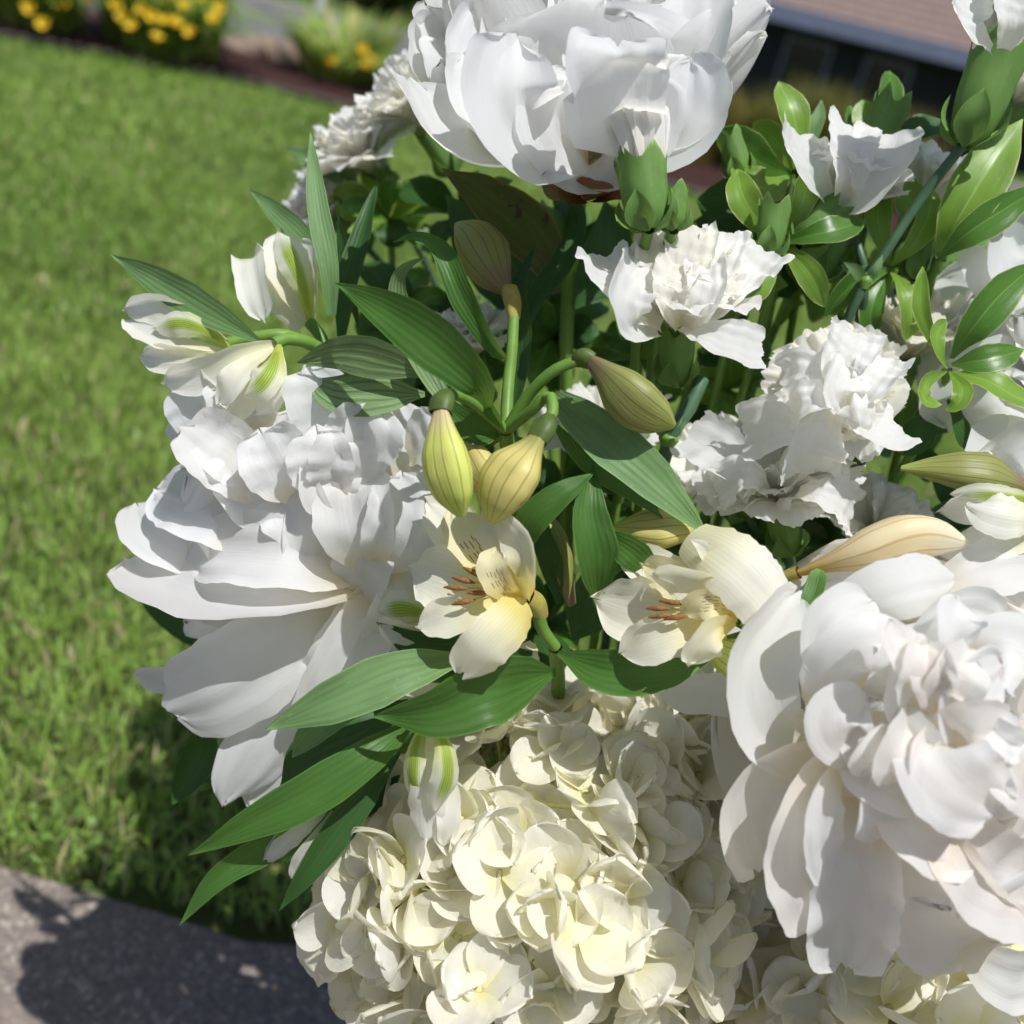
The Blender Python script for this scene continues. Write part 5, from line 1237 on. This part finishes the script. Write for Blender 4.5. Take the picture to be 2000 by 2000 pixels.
sprig('variegated sprig with glossy upright leaf above the frilled carnation', (1545, 340, .49), [
    ([(1552, 330, .48), (1558, 270, .472), (1545, 210, .47), (1520, 160, .475)], 76, dict(mat='pitto_light', roll=-10)),
    ([(1560, 320, .49), (1580, 270, .49), (1598, 230, .49), (1605, 195, .495)], 40, dict(mat='leaf_pale', roll=20, kind='blade')),
    ([(1545, 340, .482), (1490, 320, .475), (1450, 290, .472), (1405, 250, .476)], 92, dict(roll=25)),
    ([(1540, 345, .48), (1500, 370, .47), (1460, 350, .468), (1435, 320, .472)], 90, dict(mat='pitto_light', roll=-15)),
    ([(1545, 335, .485), (1530, 290, .483), (1500, 260, .483), (1470, 240, .486)], 60, dict(mat='pitto_light', roll=35)),
    ([(1540, 350, .49), (1480, 390, .485), (1420, 400, .485), (1360, 390, .488)], 130, dict(mat='leaf_dark', roll=10)),
    ([(1535, 355, .492), (1460, 430, .488), (1400, 450, .488), (1340, 440, .49)], 120, dict(mat='leaf_dark', roll=-15)),
    ([(1550, 350, .488), (1580, 390, .48), (1560, 440, .478), (1520, 470, .48)], 90, dict(roll=10))], 43)
sprig('variegated sprig with cupped pale-rimmed leaf in front of the dark house', (1715, 320, .50), [
    ([(1722, 300, .492), (1730, 240, .488), (1735, 180, .488), (1738, 138, .494)], 60, dict(roll=-10, cup=.5)),
    ([(1715, 300, .495), (1700, 260, .492), (1690, 225, .492), (1685, 195, .495)], 62, dict(mat='pitto_light', roll=10)),
    ([(1705, 310, .497), (1680, 270, .497), (1665, 235, .497), (1660, 205, .50)], 46, dict(roll=-20)),
    ([(1725, 310, .49), (1760, 270, .486), (1800, 250, .486), (1850, 240, .49)], 70, dict(mat='leaf_dark', roll=25)),
    ([(1720, 320, .50), (1760, 330, .50), (1800, 300, .50), (1830, 285, .50)], 60, dict(roll=10))], 44)
sprig('bright variegated sprig right of the frilled carnation crown', (1520, 470, .455), [
    ([(1520, 470, .455), (1480, 430, .445), (1450, 380, .443), (1440, 330, .45)], 72, dict(mat='pitto_light', roll=15)),
    ([(1520, 470, .455), (1555, 420, .447), (1575, 370, .446), (1585, 320, .452)], 64, dict(mat='pitto_light', roll=-15)),
    ([(1520, 475, .452), (1580, 460, .44), (1630, 450, .438), (1690, 430, .445)], 70, dict(roll=20)),
    ([(1520, 480, .452), (1560, 510, .442), (1590, 550, .44), (1610, 600, .446)], 60, dict(mat='pitto_light', roll=-20)),
    ([(1515, 480, .455), (1470, 490, .447), (1430, 480, .446), (1390, 450, .452)], 66, dict(roll=-25)),
    ([(1515, 485, .455), (1500, 530, .45), (1470, 570, .45), (1430, 600, .455)], 60, dict(mat='pitto_light', roll=10))], 45)
sprig('bright variegated sprig between the crossing stems', (1740, 520, .475), [
    ([(1740, 520, .475), (1720, 460, .468), (1715, 410, .468), (1725, 360, .474)], 60, dict(mat='pitto_light', roll=12)),
    ([(1740, 520, .472), (1780, 480, .462), (1810, 430, .462), (1825, 370, .468)], 66, dict(mat='pitto_light', roll=-14)),
    ([(1740, 525, .472), (1690, 540, .462), (1650, 570, .462), (1610, 620, .468)], 60, dict(roll=20)),
    ([(1740, 530, .472), (1770, 570, .462), (1780, 620, .462), (1770, 670, .468)], 64, dict(mat='pitto_light', roll=10)),
    ([(1735, 530, .475), (1710, 580, .47), (1700, 620, .47), (1710, 660, .475)], 54, dict(roll=-15))], 46)
# inner greenery filling the gaps between the flowers: whole sprigs deep in the bouquet, some added only to shade the ground
rg = random.Random(9)
fills = [(900, 420, .56, 'dark leafy sprig deep below the top peony'), (760, 430, .60, 'pale leafy sprig behind the left alstroemeria blade leaf'), (1100, 480, .55, 'leafy sprig in shade under the red sepals'),
         (1250, 520, .55, 'leafy sprig behind the frilled carnation'), (1420, 560, .53, 'sunlit leafy sprig right of the frilled carnation'), (1560, 560, .54, 'leafy sprig beneath the smooth-petalled carnation'),
         (1700, 560, .56, 'leafy sprig around the crossing carnation stems'), (1860, 430, .58, 'leafy sprig behind the bright variegated leaves'), (1080, 660, .55, 'dark leafy sprig behind the central alstroemeria stalk'),
         (780, 620, .56, 'leafy sprig behind the ribbed alstroemeria leaves'), (1250, 700, .55, 'leafy sprig behind the drooping brown bud'), (1420, 760, .54, 'leafy sprig left of the fullest carnation'),
         (1760, 860, .54, 'dark leafy sprig in the gap beside the brown striped bud'), (1100, 960, .50, 'leafy sprig in the gap below the central buds'), (1260, 1090, .50, 'leafy sprig between the two open alstroemeria blooms'),
         (1460, 1060, .52, 'dark leafy sprig behind the broad cream tepal'), (1050, 1230, .50, 'dark leafy sprig over the hydrangea crown'), (700, 1500, .52, 'dark leafy sprig behind the drooping alstroemeria leaves'),
         (1430, 1420, .56, 'dark leafy sprig in the slot beside the biggest peony'), (620, 1330, .56, 'dark leafy sprig under the left peony'), (1620, 1060, .53, 'leafy sprig under the dim carnation'), (1900, 1030, .52, 'leafy sprig behind the long orange bud'),
         (690, 1170, .545, 'dark leafy sprig added at the stem of the left peony to shade the pavement'), (800, 1215, .53, 'dark leafy sprig added between left peony and speckled alstroemeria to shade the pavement'), (590, 1130, .56, 'dark leafy sprig added behind the drooping outer petals to shade the pavement'),  # added behind the left peony to block sun from the pavement
         (740, 1340, .535, 'dark leafy sprig added above the opening green bud to stop sun leaks'), (680, 1420, .55, 'dark leafy sprig added behind the long drooping leaf to stop sun leaks'),  # added to close gaps that let sun spots onto the pavement
         (545, 940, .69, 'unseen leafy sprig leaning out over the lawn at the back, added for shade'), (640, 980, .67, 'unseen leafy sprig behind the left peony, added to widen the lawn shadow'), (480, 1030, .70, 'outermost unseen leafy sprig low at the back, added to shade the lawn'),  # unseen, added far back to extend the bouquet's shadow over the lawn
         (690, 960, .62, 'unseen leafy sprig on the far side of the left peony, added for shade'), (650, 870, .64, 'unseen leafy sprig reaching over the lawn behind the left peony, added for shade'), (780, 830, .62, 'unseen leafy sprig at the back below the nodding blooms, added for shade'), (880, 700, .62, 'unseen leafy sprig at the back behind the central leaves, added for shade'),  # unseen sprigs added at the back so the bouquet shades the lawn
         (1880, 620, .55, 'leafy sprig behind the partly hidden peony'), (600, 1560, .56, 'dark leafy sprig hanging over the shaded grass')]
for k, (u, v, z, lb) in enumerate(fills):
    lv = []
    pal = k in (1, 3, 4, 5, 6, 7, 10, 11)
    for q in range(11):
        a = q*2.399+rg.random(); ln = rg.uniform(75, 135); du, dv = math.cos(a)*ln, math.sin(a)*ln*.9-15
        dz = rg.uniform(-.03, .03); w = rg.uniform(50, 90)
        mm = rg.choice(['pitto', 'pitto_light', 'pitto_light', 'leaf_dark'] if pal else ['leaf_dark', 'leaf_dark', 'pitto', 'leaf'])
        lv.append(([(u, v, z), (u+du*.4, v+dv*.4-8, z+dz*.3-.006), (u+du*.75, v+dv*.75-6, z+dz*.7-.006), (u+du, v+dv, z+dz)], w, dict(mat=mm, roll=rg.uniform(-45, 45), cup=rg.uniform(.1, .4))))
    sprig(lb, (u, v, z), lv, 300+k)
